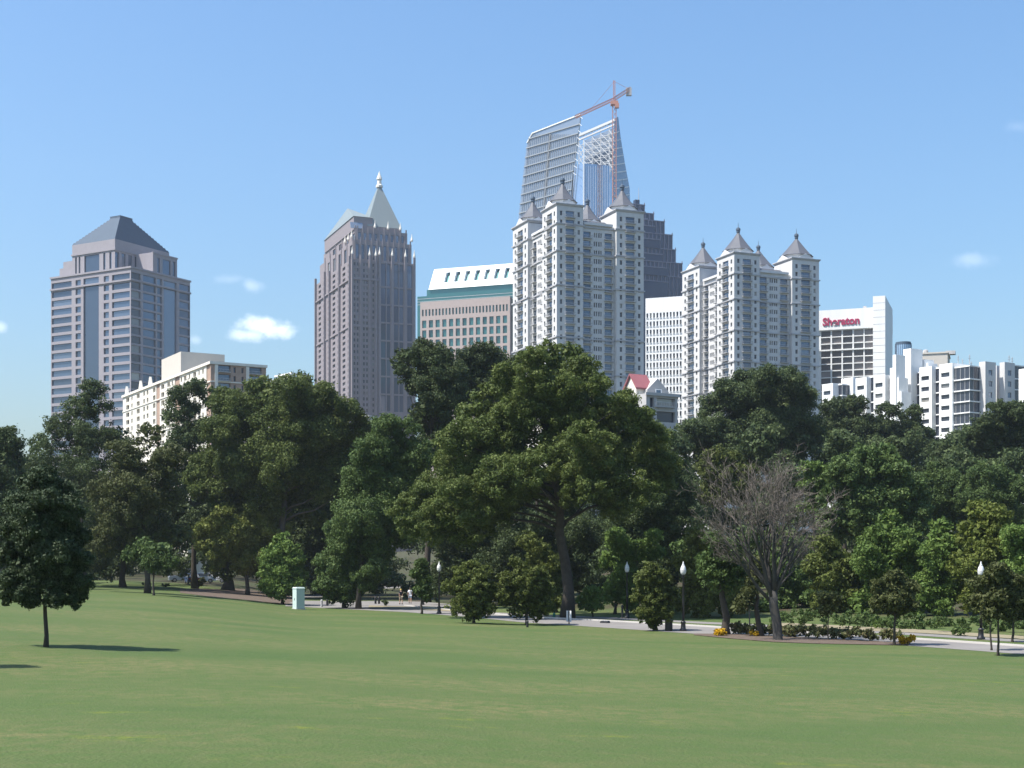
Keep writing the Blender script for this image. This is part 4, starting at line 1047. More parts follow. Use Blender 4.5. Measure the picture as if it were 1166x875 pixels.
turret_tower('taller pale apartment tower with three pointed grey turret roofs at the centre', 634, 500, 22, 584, 733, 234, (664, 702), (617.5, 601), [255, 286, 325, 384, 425], 27, 5.5, [(.95, 6.8)] * 4, .05)
turret_tower('shorter pale apartment tower with pointed grey turrets right of the white grid block', 836, 560, 22, 777, 932.6, 289.5, (865, 902), (816.5, 796.5), [312, 341, 376.5, 412, 440], 20, 6.0, [(.97, 7.4)] * 4)

# ---- 7: dark stepped tower
def stepped_tower():
    Y = 850.0; cxp = 718.0; t = R(22); k = Y / F
    root = thing('office_tower', ((cxp - CX) * k, Y, -1), 'dark blue stepped tower with mast peeking out behind the turreted tower', 'building', None, t)
    w, lg = MB(), MB()
    zof = lambda py: CAMZ + (HY - py) * k + 1
    tiers = [(58.5, 322), (55.5, 306), (48.5, 290), (45, 273), (36.5, 257), (25, 247), (15, 236)]
    for i, (hw, py) in enumerate(tiers):
        s = hw * k / (math.cos(t) + math.sin(t)) ; z1 = zof(py); z0 = 0 if i == 0 else zof(tiers[i - 1][1]) + .003
        w.box(-s, s, -s, s, z0, z1)
        n = max(3, int(s * 2 / 2.6))
        for j in range(n + 1):
            a = -s + 2 * s * j / n
            lg.box(a - .22, a + .22, -s - .4, -s, z0 if i else 0, z1 + (1.6 if j in (0, n) else 0)); lg.box(-s - .4, -s, a - .22, a + .22, z0 if i else 0, z1)
        # projecting bay with its own step
        w.box(-s * .5, s * .5, -s - 2.2, -s - .41, 0 if i == 0 else z0, z1 - 4)
        lg.box(-s * .5 - .2, s * .5 + .2, -s - 2.5, -s - .5, z1 - 4 + .003, z1 - 3.4)
        lg.box(-s - .5, s + .5, -s - .5, s + .5, z1 + .003, z1 + .5)
    for dx, py in ((3.2, 234), (9, 249)):
        w.box(dx - 1.4, dx + 1.4, -3, 0, zof(260), zof(py) + 3)
    w.build('wall', M['glass_v'], root); lg.build('rib', M['granite_dark'], root)
    m = MB(); m.bar((4.5, -2, zof(236)), (4.5, -2, zof(214)), .35, .08, 6); m.build('mast', M['trim'], root)
stepped_tower()

# ---- 8: white grid block
def grid_block():
    b = Bld('office_block', 'white concrete office block with dense grid of small dark windows', 790, 640, 70)
    Lv = b.va(735); d = 1.0; w = MB(); zt = b.z(336.5)
    w.box(d + .01, 40, .01, Lv, 0, zt - .02)
    p = 9.5 * 640 / F; n = 14; zr = b.z(351.5)
    cols = [(b.va(738.2 + 3.79 * i), b.va(736.0 + 3.79 * i)) for i in range(14)]
    b.fac(w, 'L', 0, Lv, 0, zt, cols, rows_of(zr, p, n, p * .56, p * .2), d)
    for i in range(14):                     # tapered sills like the photo's scalloped piers
        v0, v1 = cols[i]
        for r in rows_of(zr, p, n, p * .56, p * .2): w.prism([(0, v0, r[0] - p * .28), (-.35, v0, r[0]), (0, v0, r[0])], (0, v1 - v0, 0))
    w.box(0, 40, -.01, 0, 0, zt)
    w.build('wall', M['white'], b.root); b.flush()
grid_block()

# ---- 10: small red roofed house and its terrace block
def red_house():
    b = Bld('gabled_house', 'red roofed gabled building peeking over the trees by the white grid block', 724.5, 330, 30)
    w = MB(); Lv = b.va(712.5); Lu = b.ua(752); ze = b.z(441); zr = b.z(427.5, 0, Lv / 2)
    w.box(0, Lu, 0, Lv, 0, ze)
    w.prism([(0, 0, ze), (0, Lv, ze), (0, Lv / 2, zr - .3)], (Lu, 0, 0))
    w.build('wall', M['cream'], b.root)
    r = MB(); n = Vector((0, -(zr - ze), Lv / 2)).normalized()
    r.prism([(-.5, -.6, ze - .5), (-.5, Lv / 2, zr + .02), (-.5, Lv / 2, zr + .35), (-.5, -.7, ze - .12)], (Lu * .72, 0, 0)); r.prism([(-.5, Lv + .6, ze - .5), (-.5, Lv / 2 + .002, zr + .02), (-.5, Lv / 2 + .002, zr + .35), (-.5, Lv + .7, ze - .12)], (Lu * .72, 0, 0))
    r.build('roof', M['redroof'], b.root)
    g = MB(); u0, u1 = b.ua(733), b.ua(757); g.prism([(u0, -1.4, ze - 3), (u1, -1.4, ze - 3), (u1, -1.4, ze - .6), ((u0 + u1) / 2, -1.4, zr - .8), (u0, -1.4, ze - .6)], (0, 5, 0)); g.build('cross_gable', M['grey'], b.root)
    f = MB(); a0, a1 = b.ua(746.2, -1.5), b.ua(753.5, -1.5); z0, z1 = b.z(449.5), b.z(442.5)
    for x0, x1, q0, q1 in ((a0, a0 + .25, z0, z1), (a1 - .25, a1, z0, z1), (a0 + .25, a1 - .25, z1 - .2, z1), (a0 + .25, a1 - .25, z0, z0 + .2)): f.box(x0, x1, -1.55, -1.403, q0, q1)
    fo = f.build('window', M['white'], b.root); p = MB(); p.box(a0 + .25, a1 - .25, -1.45, -1.405, z0 + .2, z1 - .2); p.build('pane', M['glass'], fo)
    l = MB(); x0, x1 = b.ua(733, -4), b.ua(768.5, -4); zt = b.z(450.5)
    b.fac(l, 'R', x0, x1, 0, zt, [(b.ua(737, -4), b.ua(742, -4)), (b.ua(745, -4), b.ua(766, -4))], [(b.z(466), b.z(455)), (b.z(482), b.z(470))], .8, -5, m='glass_d')
    l.box(x0, x1, -4.19, 4, 0, zt - .02); l.box(x0 - .4, x1 + .4, -5.5, -5.0, zt - .5, zt + .2)
    l.build('terrace_block', M['grey'], b.root)
    b.pane('R', b.ua(745, -5), b.ua(766, -5), b.z(465.5), b.z(465.5) + 1.2, -5, 'balcony', 'trim', .8)
    b.flush()
red_house()

# ---- 11: hotel
def lettering(name, text, m, parent, size, thick):
    cu = bpy.data.curves.new(name, 'FONT'); cu.body = text; cu.size = size; cu.extrude = thick; cu.offset = size * .032
    tmp = bpy.data.objects.new(name, cu); COL.objects.link(tmp)
    dg = bpy.context.evaluated_depsgraph_get(); me = bpy.data.meshes.new_from_object(tmp.evaluated_get(dg))
    bpy.data.objects.remove(tmp); me.materials.clear(); me.materials.append(m); me.name = name
    return link(name, me, parent)

def hotel():
    b = Bld('hotel_tower', 'white hotel slab with red lettering and tall blank stair tower', 995.5, 600, 70)
    Lv = b.va(930); d = .9; w = MB(); zt = b.z(350.6); zs = b.z(373.5); k = 600 / F
    w.box(d + .01, 16, .01, Lv, 0, zt - .3)
    p = 7.75 * k
    cols = [(b.va(c + 10.9), b.va(c)) for c in (934.8, 947.3, 959.7, 972.2, 984.5)]
    rws = [r for i, r in enumerate(rows_of(zs - .1, p, 14, p * .88, p * .06))]
    b.fac(w, 'L', 0, Lv, 0, zs, cols, rws, d, m='glass_h')
    w.box(-.9, d, 0, Lv, zs + .003, zt)
    zz = zs - p * 3; w.box(-.5, 0, 0, Lv, zz - .2, zz + .35)
    w.build('wall', M['white'], b.root)
    u, v = b.uv(1008, 596); v2 = b.va(994, u); u2 = b.ua(1016.3, v); zT = b.z(336.8, u, v)
    t = MB(); t.box(u, u2, v, v2, 0, zT); t.build('stair_tower', M['white'], b.root)
    c = MB(); c.box(u - .3, u2 + .3, v - .3, v2 + .3, zT - .9, zT + .3) if False else None
    lines = MB()
    for i in range(14): z = zT - 3 - i * 3.0; lines.box(u - .04, u, v, v2, z, z + .12)
    lines.build('joint', M['trim'], b.root)
    s = MB(); s.box(u2 - 2.6, u2 - 1.5, v - .2, v, zT - 11, zT - 3); s.build('light_slot', M['white'], b.root)
    for pa, pb in ((955.5, 957.5),):
        a = MB(); a.box(4, 7, b.va(985), b.va(985) + 1.2, zt, zt + 1.6); a.build('roof_unit', M['grey'], b.root)
    vl, vr = b.va(936.8, -.9), b.va(978.8, -.9)
    o = lettering('sign_lettering', 'Sheraton', M['sign_red'], b.root, 1.0, .02)
    xs = [q.co.x for q in o.data.vertices]; ys = [q.co.y for q in o.data.vertices]
    wid = vl - vr; hh = 9.3 * k
    sx, sy = wid / (max(xs) - min(xs)), hh / (max(ys) - min(ys))
    x0, y0 = min(xs), min(ys)
    for q in o.data.vertices:
        X, Yq, Zq = (q.co.x - x0) * sx, (q.co.y - y0) * sy, q.co.z * 8
        q.co = (-.9 - .16 - Zq, vl - X, b.z(371.6, -.9, vl) + Yq)
    o.data.flip_normals() if False else None
    b.flush()
hotel()

# ---- 12: white apartments on the right
def white_wing(b, store, kind, pl, pr, Yc, top, depth, row0=None, pitch=3.1, n=9, win=None, px_r=None):
    """one stepped-out wing: its left-facing wall runs from column pr back to column pl"""
    u, v = (Yc[0], b.va(pr, Yc[0])) if isinstance(Yc, tuple) else b.uv(pr, Yc); v2 = b.va(pl, u); z = b.z(top, u, v); ur = u + depth if px_r is None else b.ua(px_r, v)
    w = store[kind if kind in store else 'white']
    if kind == 'glass':
        g = store['glass_box']; g.box(u, ur, v, v2, 0, z - .02)
        zr = b.z(row0, u, v)
        for i in range(n):
            zz = zr - pitch * i; w2 = store['white']
            w2.box(u - .45, u, v - .45, v2, zz - .32, zz); w2.box(u, ur, v - .45, v, zz - .32, zz)
        st = store['mull']; m = max(2, int((v2 - v) / 1.5))
        for i in range(m + 1): a = v + (v2 - v) * i / m; st.box(u - .07, u, a - .05, a + .05, 0, z)
        m = max(2, int((ur - u) / 1.5))
        for i in range(m + 1): a = u + (ur - u) * i / m; st.box(a - .05, a + .05, v - .07, v, 0, z)
        store['white'].box(u - .2, ur + .2, v - .2, v2, z + .003, z + .35)
        return
    d = .45
    w.box(u + d + .01, ur, v + .01, v2, 0, z - .02)
    L_ = v2 - v; zr = b.z(row0, u, v) if row0 else z - 1.2
    rws = [(zr - pitch * i - 1.25, zr - pitch * i) for i in range(n)] if win in ('L', 'LR') else []
    b.fac(w, 'L', v, v2, 0, z, [(v + L_ * .16, v + L_ * .86)] if rws else [], sorted(rws), d, u, m='glass_d')
    if win in ('R', 'LR'):
        rw = [(zr - pitch * i - 1.5, zr - pitch * i) for i in range(n)]; q = ur - u
        b.fac(w, 'R', u, ur, 0, z, [(u + q * .30, u + q * .66)], sorted(rw), .3, v - .3, m='glass')
    else: w.box(u, ur, v - .3, v, 0, z)

def white_apartments():
    b = Bld('apartment_building', 'white stepped apartment building with dark glass corner bays at right', 1104, 390, 34)
    S = {k: MB() for k in ('white', 'grey', 'glass_box', 'mull')}
    white_wing(b, S, 'glass', 1083.5, 1104, (0,), 417.5, 6, 431, n=8, px_r=1120.5)
    white_wing(b, S, 'white', 1069.5, 1083.4, (-.9,), 413.5, 8, 423.5, n=8, win='L')
    white_wing(b, S, 'glass', 1059.8, 1069.6, (1.2,), 420, 8, 434.5, n=8, px_r=1080)
    white_wing(b, S, 'white', 1047, 1060, (-.6,), 417, 8, 427.5, n=7, win='L')
    white_wing(b, S, 'white', 1042.5, 1052, (4,), 409.5, 4)
    white_wing(b, S, 'white', 1052, 1056, (4.5,), 413.5, 4)
    white_wing(b, S, 'glass', 1036.5, 1047, (1.2,), 425, 8, 437.5, n=7, px_r=1056)
    white_wing(b, S, 'white', 1028.5, 1036.3, (-1.5,), 397, 5)
    white_wing(b, S, 'grey', 1114.8, 1121, 391, 411.8, 8, 421, n=6, win='R', px_r=1133)
    white_wing(b, S, 'grey', 1128, 1134, 399, 416.5, 8, px_r=1143)
    white_wing(b, S, 'grey', 1138.2, 1143, 394, 412.5, 8, 421.5, n=6, win='R', px_r=1154.5)
    white_wing(b, S, 'glass', 1148, 1155, 398, 417, 8, 431, n=7, px_r=1185)
    white_wing(b, S, 'white', 1160, 1166, 391, 420, 3, px_r=1168)
    S['grey'].build('grey_wall', M['stucco'], b.root); S['white'].build('wall', M['white'], b.root)
    S['glass_box'].build('glass_bay', M['glass_bay'], b.root); S['mull'].build('mullion', M['trim'], b.root)
    for px, py, hh in ((1091, 405, 0), (1096, 409, 0), (1104, 404, 0), (1106, 412, 0), (1149, 405, 0), (1152.5, 407, 0)):
        u, v = b.uv(px, 400); z0 = b.z(420, u, v); z1 = b.z(py, u, v); a = MB(); a.bar((u, v, z0), (u, v, z1), .10); a.bar((u - .7, v, z1 - 1.2), (u + .7, v, z1 - 1.0), .06); a.bar((u - .5, v, z1 - .5), (u + .5, v, z1 - .4), .06)
        a.build('antenna', M['trim'], b.root)
    b.flush()
    c = Bld('apartment_building', 'lower white stepped apartment building with window piers below the hotel', 1008, 405, 34)
    S = {k: MB() for k in ('white', 'grey', 'glass_box', 'mull')}
    white_wing(c, S, 'white', 936, 947.5, (-.5,), 436.5, 9, 444.5, n=5, win='L')
    white_wing(c, S, 'glass', 947.5, 959, (2,), 438.5, 8, 450, n=4, px_r=976)
    white_wing(c, S, 'white', 958, 970.5, (5,), 430, 7)
    white_wing(c, S, 'white', 974.2, 985.8, (-.5,), 429.5, 8, 438.5, n=5, win='L')
    white_wing(c, S, 'glass', 986, 995, (1.5,), 430, 8, 445.5, n=5, px_r=1002)
    white_wing(c, S, 'white', 994.8, 1007, (-.5,), 427, 8, 435.3, n=5, win='L')
    white_wing(c, S, 'glass', 1007, 1016.8, (1.5,), 431, 8, 443, n=5, px_r=1022)
    white_wing(c, S, 'white', 1016.4, 1019.2, (-.8,), 404, 4); white_wing(c, S, 'white', 1013.4, 1016.5, (-.4,), 419, 4); white_wing(c, S, 'white', 1019.2, 1022.3, (-.4,), 430, 4); white_wing(c, S, 'white', 1022.3, 1025.5, (-.2,), 446, 4)
    S['white'].build('wall', M['white'], c.root); S['glass_box'].build('glass_bay', M['glass_bay'], c.root); S['mull'].build('mullion', M['trim'], c.root)
    c.flush()
    Y = 425.0; o = P(1028.5, 640, Y); k = Y / F
    r = thing('round_tower', (o.x, Y, 0), 'blue glass cylinder stair tower between the white apartment wings', 'tower')
    z = CAMZ + (HY - 393.5) * k; m = MB(); m.lathe([(9 * k, 0), (9 * k, z)], 24); m.build('glass_drum', M['glass_b'], r, False)
    m = MB(); m.lathe([(9.15 * k, z + .003), (9.15 * k, z + .5), (8.5 * k, z + .503), (8.5 * k, z + .9)], 24); m.build('rim', M['slate_b'], r)
    m = MB()
    for i in range(24): th = 2 * math.pi * (i + .5) / 24; m.bar((9.05 * k * math.cos(th), 9.05 * k * math.sin(th), 0), (9.05 * k * math.cos(th), 9.05 * k * math.sin(th), z), .08)
    m.build('mullion', M['slate_b'], r)
    e = Bld('office_block', 'plain beige block rising behind the white apartment building', 1079, 445, 70)
    Lv = e.va(1034); m = MB(); zt = e.z(402.3); m.box(0, 14, 0, Lv, 0, zt); m.box(-.25, 14.25, -.25, Lv, zt + .003, zt + .5); m.build('wall', M['beige'], e.root)
    m = MB(); v = e.va(1053); m.lathe([(.9, 0), (.9, 1.2), (.3, 1.5)], 8, (4, v, zt + .503)); m.box(6, 9, v - 9, v - 6, zt + .503, zt + 1.6); m.build('roof_unit', M['grey'], e.root)
white_apartments()

# ---- small far buildings glimpsed over or through the trees
def small_block(name, label, pc, Y, t, pl, pr, top, m, ncol, pitch, n, h, win='glass_d', parapet=.6):
    b = Bld(name, label, pc, Y, t); Lv, Lu = b.va(pl), b.ua(pr); z = b.z(top); d = .4; w = MB(); w.box(d + .01, Lu, d + .01, Lv, 0, z - .05)
    rw = rows_of(z - .9, pitch, n, h, .6); aL, aR = Lv / ncol, Lu / max(1, ncol - 1)
    b.fac(w, 'L', d + .01, Lv, 0, z, [(d + .3 + aL * i, d + .3 + aL * i + aL * .5) for i in range(ncol) if d + .3 + aL * i + aL * .5 < Lv], rw, d, m=win)
    b.fac(w, 'R', 0, Lu, 0, z, [(aR * (i + .25), aR * (i + .7)) for i in range(max(1, ncol - 1))], rw, d, m=win)
    w.build('wall', m, b.root)
    c = MB(); c.box(-.3, Lu + .3, -.3, Lv + .3, z + .003, z + parapet); c.build('parapet', m, b.root)
    b.flush(); return b
small_block('office_block', 'small white block peeking over trees between cream apartments and granite tower', 332, 560, 40, 313.5, 351, 426, M['white'], 6, 3.4, 8, 1.8)
small_block('low_building', 'low grey roofed building at the foot of the granite tower', 420, 480, 60, 409, 446, 475, M['grey'], 4, 3.4, 3, 1.6)
small_block('low_building', 'grey low building beside the cream apartments', 318, 520, 40, 303, 345, 433, M['grey'], 5, 3.2, 6, 1.6)
small_block('low_building', 'pale building glimpsed through the giant tree crown', 628, 300, 40, 585, 668, 478, M['cream'], 7, 3.2, 9, 1.5)
small_block('low_building', 'pale house glimpsed under the crowns behind parked cars', 214, 255, 40, 203, 236, 622, M['cream'], 4, 3.0, 2, 1.3)

# ------------------------------------------------------------------ street furniture
def lamp_proto():
    root = thing('street_lamp', (0, 0, 0), 'x', 'street lamp', 'acorn globe lamp posts along the park road')
    m = MB(); m.lathe([(.24, -.05), (.24, .12), (.17, .2), (.15, .55), (.19, .6), (.11, .7)], 12); m.build('base', M['dark'], root, True)
    m = MB(); m.lathe([(.085, .7), (.075, 2.0), (.06, 3.55), (.1, 3.6), (.06, 3.66), (.13, 3.74), (.15, 3.78)], 10); m.build('pole', M['dark'], root, True)
    m = MB(); m.lathe([(.10, 3.783), (.17, 3.88), (.20, 4.04), (.185, 4.20), (.13, 4.36), (.09, 4.41)], 16); m.build('lamp_globe', M['globe'], root, True)
    m = MB(); m.lathe([(.10, 4.413), (.09, 4.45), (.05, 4.52), (.045, 4.58), (.012, 4.68)], 10); m.build('finial', M['globe'], root, True)
    m = MB(); m.lathe([(.204, 4.05), (.21, 4.07), (.204, 4.09)], 16); m.build('collar', M['trim'], root, True)
    return root
lp = lamp_proto(); lamp_meta = [(778, 719, 'lamp post beside the round low branched tree at the road bend'), (714, 704, 'lamp post under the dark trees beside a thin black post'),
        (500, 699.5, 'lamp post left of the touching bushy roadside pair'), (1117, 728.5, 'rightmost lamp post among the bronze saplings')]
for i, (px, py, lab) in enumerate(lamp_meta):
    o = lp if i == 0 else copy_tree(lp)
    h = hit(px, py); o.location = h; o['label'] = lab
    s = (py - 640) * h.y / F / 4.65; o.scale = (s, s, s)
o = copy_tree(lp); h = P(481, 690, 150); o.location = (h.x, h.y, gz(h.x, h.y)); o['label'] = 'faint distant lamp post whose globe shows left of the nearer one'

def utility_box():
    h = hit(340, 694); k = h.y / F; W, D, H = 10.5 * k, 9.0 * k, 24.5 * k
    root = thing('utility_box', h, 'tall pale green utility cabinet on the lawn edge', 'utility box', None, R(38))
    m = MB(); m.box(-W / 2, W / 2, -D / 2, D / 2, .08, H - .06); m.build('cabinet', M['box_green'], root)
    m = MB(); m.frustum(-W / 2 - .05, W / 2 + .05, -D / 2 - .05, D / 2 + .05, H - .057, -W / 2 + .05, W / 2 - .05, -D / 2 + .05, D / 2 - .05, H + .06); m.build('lid', M['box_green'], root)
    m = MB(); m.box(-W / 2 - .08, W / 2 + .08, -D / 2 - .08, D / 2 + .08, -.15, .078); m.build('plinth', M['concrete'], root)
    m = MB(); m.box(-W / 2 - .03, -W / 2, -.02, .02, H * .42, H * .52); m.build('handle', M['dark'], root)
utility_box()

def bollard(px, py, hpx, lab, m='dark', grp=None):
    h = hit(px, py); k = h.y / F; H = hpx * k; r = max(.09, 1.25 * k)
    root = thing('bollard', h, lab, 'bollard', grp)
    q = MB(); q.lathe([(r, -.1), (r, H * .82)], 10); q.build('post', M[m], root)
    q = MB(); q.lathe([(r * 1.15, H * .82 + .003), (r * 1.15, H * .88), (r * .9, H * .95), (r * .3, H)], 10); q.build('cap', M[m], root)
bollard(427.6, 688, 8.6, 'black bollard on the side path, the left of two close together', grp='bollards on the side path')
bollard(431.6, 688, 8.6, 'black bollard on the side path, the right of two close together', grp='bollards on the side path')
bollard(366.3, 691.5, 8.6, 'grey bollard left of the cone shaped tree at the fork', 'trim', 'bollards on the side path')
bollard(372.6, 690.3, 7.5, 'stout black bollard left of the cone shaped tree at the fork', 'dark', 'bollards on the side path')
bollard(600.5, 714.5, 8, 'short dark post on the lawn edge under the bushy roadside pair')
bollard(708.6, 704.0, 15, 'thin black post beside the lamp post under dark trees')

def white_sign():
    h = hit(648.2, 711); k = h.y / F
    root = thing('park_sign', h, 'white double board sign standing at the road beyond the lawn', 'sign', None, R(-38))
    m = MB(); m.bar((-.02, 0, -.1), (-.02, 0, 15 * k), .045, n=8); m.build('post', M['dark'], root)
    for s in (-1, 1):
        m = MB(); m.box(s * .06, s * .06 + s * .16, -.07, -.03, 2.8 * k, 15.4 * k); m.build('board', M['white'], root)
white_sign()

def banner_sign():
    h = hit(853.5, 715); k = h.y / F; H = (715 - 657.5) * k
    root = thing('banner_post', h, 'tall black banner post with white cap bar left of the bare tree', 'banner')
    m = MB(); m.bar((0, 0, -.1), (0, 0, H), .05, n=8); m.build('pole', M['dark'], root)
    m = MB(); m.box(-1.7 * k, 1.7 * k, -.13, -.06, (715 - 679) * k, H - .12); m.build('banner', M['dark'], root)
    m = MB(); m.box(-3 * k, 3 * k, -.16, .02, H - .117, H + .02); m.build('cap_bar', M['white'], root)
    m = MB(); m.lathe([(.05, 0), (.1, .06), (.05, .15)], 8, (.08, -.18, (715 - 680) * k)); m.build('knob', M['white'], root)
banner_sign()

def bin_(px, py, w, hpx, lab, m):
    h = hit(px, py); k = h.y / F; r = w * k / 2; H = hpx * k
    root = thing('litter_bin', h, lab, 'litter bin')
    q = MB(); q.lathe([(r * .92, -.05), (r, .1), (r, H * .82)], 14); 
    for i in range(14): th = 2 * math.pi * i / 14; q.bar((r * 1.02 * math.cos(th), r * 1.02 * math.sin(th), .08), (r * 1.02 * math.cos(th), r * 1.02 * math.sin(th), H * .8), .02)
    q.build('drum', M[m], root)
    q = MB(); q.lathe([(r * 1.08, H * .823), (r * 1.08, H * .88), (r * .6, H), (r * .25, H * 1.01)], 14); q.build('lid', M[m], root)
bin_(761.5, 719, 8, 14, 'black litter bin under the round low branched tree', 'dark')
bin_(631, 704.5, 2.6, 6.5, 'small green bin in shade left of the white sign', 'green_bin')

def yard_sign():
    h = hit(752.5, 715.5); k = h.y / F
    root = thing('notice_board', h, 'small white notice low on the ground left of the black bin', 'notice')
    m = MB(); m.box(-1.4 * k, 1.4 * k, -.03, .01, .16, .16 + 4.2 * k); m.build('board', M['white'], root)
    m = MB(); m.box(-1.0 * k, -.8 * k, -.02, 0, -.1, .157); m.box(.8 * k, 1.0 * k, -.02, 0, -.1, .157); m.build('stake', M['dark'], root)
    m = MB(); m.box(.1 * k, 1.1 * k, -.036, -.031, .25, .25 + 1.6 * k); m.build('red_panel', M['sign_red'], root)
yard_sign()

def drain():
    h = hit(689, 709.8); root = thing('drain_inlet', h, 'small black storm drain inlet at the far kerb', 'drain', None, R(-35))
    m = MB(); m.frustum(-.35, .35, -.22, .22, -.05, -.3, .3, -.18, .18, .16); m.build('hood', M['dark'], root)
    m = MB()
    for i in range(5): m.box(-.26 + .12 * i, -.2 + .12 * i, -.16, .16, .163, .19)
    m.build('grate', M['trim'], root)
drain()


# ------------------------------------------------------------------ parked cars
def car(px, py, Y, rz, paint, lab, van=False):
    p = P(px, py, Y); z = gz(p.x, p.y)
    root = thing('parked_car', (p.x, p.y, z), lab, 'car', 'cars parked beyond the lawn', rz)
    prof = [(-2.2, .35), (-2.25, .75), (-2.1, .95), (-1.2, 1.0), (-.9, 1.02), (1.5, 1.02), (2.1, .98), (2.2, .8), (2.2, .35)]
    if van: prof = [(-2.2, .4), (-2.25, .9), (-2.05, 1.08), (-1.2, 1.12), (2.1, 1.12), (2.2, .9), (2.2, .4)]
    m = MB(); m.prism([(x, -.86, z_) for x, z_ in prof], (0, 1.72, 0)); m.build('body', paint, root)
    h = 1.48 if not van else 1.75; zb = 1.023 if not van else 1.123
    a0, a1 = (-1.15, 1.65) if not van else (-1.2, 2.1)
    m = MB(); m.frustum(a0, a1, -.82, .82, zb, a0 + .65, a1 - (.5 if not van else .2), -.66, .66, h); m.build('cabin', M['glass_d'], root)
    m = MB(); m.frustum(a0 + .62, a1 - (.47 if not van else .17), -.67, .67, h + .003, a0 + .75, a1 - .55, -.58, .58, h + .06); m.build('roof', paint, root)
    for x in (-1.4, 1.4):
        for s in (-1, 1):
            w = MB(); w.bar((x, s * .70, .33), (x, s * .90, .33), .33, n=16); wo = w.build('wheel', M['tyre'], root)
            w = MB(); w.bar((x, s * .90, .33), (x, s * .915, .33), .2, n=12); w.build('rim', M['rim'], wo)
    for s in (-1, 1):
        w = MB(); w.box(-2.28, -2.2, s * .8, s * .5, .68, .84); w.build('headlight', M['globe'], root)
        w = MB(); w.box(2.17, 2.23, s * .8, s * .5, .72, .88); w.build('tail_light', M['lamp_red'], root)
car(209, 655, 212, R(20), M['car_silver'], 'silver car at the left end of the parked row beneath dark trees')
car(219, 654, 205, R(-70), M['car_blue'], 'dark blue car parked end on beneath dark trees')
car(229, 654, 214, R(10), M['car_white'], 'white car parked left of the thick grey trunk')
car(243, 653, 220, R(5), M['car_white'], 'white van parked just left of the thick grey trunk', True)

# ------------------------------------------------------------------ people
def skin(name, verts, edges, rad, m, parent):
    me = bpy.data.meshes.new(name); me.from_pydata(verts, edges, [])
    o = bpy.data.objects.new(name, me); COL.objects.link(o)
    o.modifiers.new('skin', 'SKIN'); sm = o.modifiers.new('sub', 'SUBSURF'); sm.levels = 2; sm.render_levels = 2
    for i, r in enumerate(rad): me.skin_vertices[0].data[i].radius = r if isinstance(r, tuple) else (r, r)
    me.skin_vertices[0].data[0].use_root = True
    dg = bpy.context.evaluated_depsgraph_get(); new = bpy.data.meshes.new_from_object(o.evaluated_get(dg))
    bpy.data.objects.remove(o); new.materials.clear(); new.materials.append(m); new.name = name
    new.polygons.foreach_set('use_smooth', [True] * len(new.polygons))
    return link(name, new, parent)

def person(px, py, rz, lab, shirt, shorts, hat, H):
    h = hit(px, py); root = thing('person', h + Vector((0, 0, .02)), lab, 'person', None, rz); s = H / 1.72; root.scale = (s, s, s)
    st = .14   # stride
    V = [(0, 0, .93), (0, 0, 1.10), (0, 0, 1.30), (0, 0, 1.43), (0, -.01, 1.50), (0, -.03, 1.60), (0, -.03, 1.67),
         (.09, 0, .88), (.10, -st, .50), (.10, -st + .05, .09), (.10, -st - .09, .04), (-.09, 0, .88), (-.10, st * .7, .50), (-.10, st * 1.5, .10), (-.10, st * 1.2, .05),
         (.18, 0, 1.40), (.23, st, 1.14), (.22, st * .6, .90), (.21, st * .3, .80), (-.18, 0, 1.40), (-.23, -st * .8, 1.14), (-.22, -st * 1.6, .93), (-.21, -st * 1.9, .84)]
    E = [(0, 1), (1, 2), (2, 3), (3, 4), (4, 5), (5, 6), (0, 7), (7, 8), (8, 9), (9, 10), (0, 11), (11, 12), (12, 13), (13, 14), (3, 15), (15, 16), (16, 17), (17, 18), (3, 19), (19, 20), (20, 21), (21, 22)]
    r = [(.15, .10), (.135, .09), (.155, .10), (.12, .08), .052, (.078, .095), (.075, .085), .085, .058, .038, .035, .085, .058, .038, .035, .055, .042, .032, .035, .055, .042, .032, .035]
    skin('body', V, E, r, M['skin'], root)
    TV = [V[0], V[1], V[2], V[3], V[15], tuple(Vector(V[15]).lerp(Vector(V[16]), .75)), V[19], tuple(Vector(V[19]).lerp(Vector(V[20]), .75))]
    skin('shirt', TV, [(0, 1), (1, 2), (2, 3), (3, 4), (4, 5), (3, 6), (6, 7)], [(.17, .115), (.155, .108), (.175, .118), (.13, .09), .07, .062, .07, .062], M[shirt], root)
    SV = [V[0], V[7], tuple(Vector(V[7]).lerp(Vector(V[8]), .85)), V[11], tuple(Vector(V[11]).lerp(Vector(V[12]), .85))]
    skin('shorts', SV, [(0, 1), (1, 2), (0, 3), (3, 4)], [(.168, .118), .105, .085, .105, .085], M[shorts], root)
    m = MB(); m.lathe([(.088, 1.635), (.092, 1.68), (.075, 1.735), (.03, 1.765)], 12, (0, -.025, 0)); m.build('hair' if hat is None else 'cap', M['hair'] if hat is None else M[hat], root, True)
    for q in (9, 13):
        x, y, z = V[q]; m = MB(); m.frustum(x - .05, x + .05, y - .16, y + .07, max(0, z - .10), x - .04, x + .04, y - .1, y + .06, z + .02); m.build('shoe', M['dark'], root)
    m = MB(); m.frustum(-.014, .014, -.15, -.10, 1.585, -.008, .008, -.118, -.10, 1.625); m.build('nose', M['skin'], root)
    for q in (-.032, .032): m = MB(); m.lathe([(.002, -.012), (.012, 0), (.002, .012)], 6, (q, -.112, 1.628)); m.build('eye', M['dark'], root)
person(456.5, 688.5, R(200), 'person in dark top, pale shorts and yellow cap walking on the side path', 'shirt_dark', 'short_tan', 'cap', 1.62)
person(467, 687.6, R(185), 'person in white shirt walking away on the side path', 'shirt_white', 'short_pale', None, 1.72)

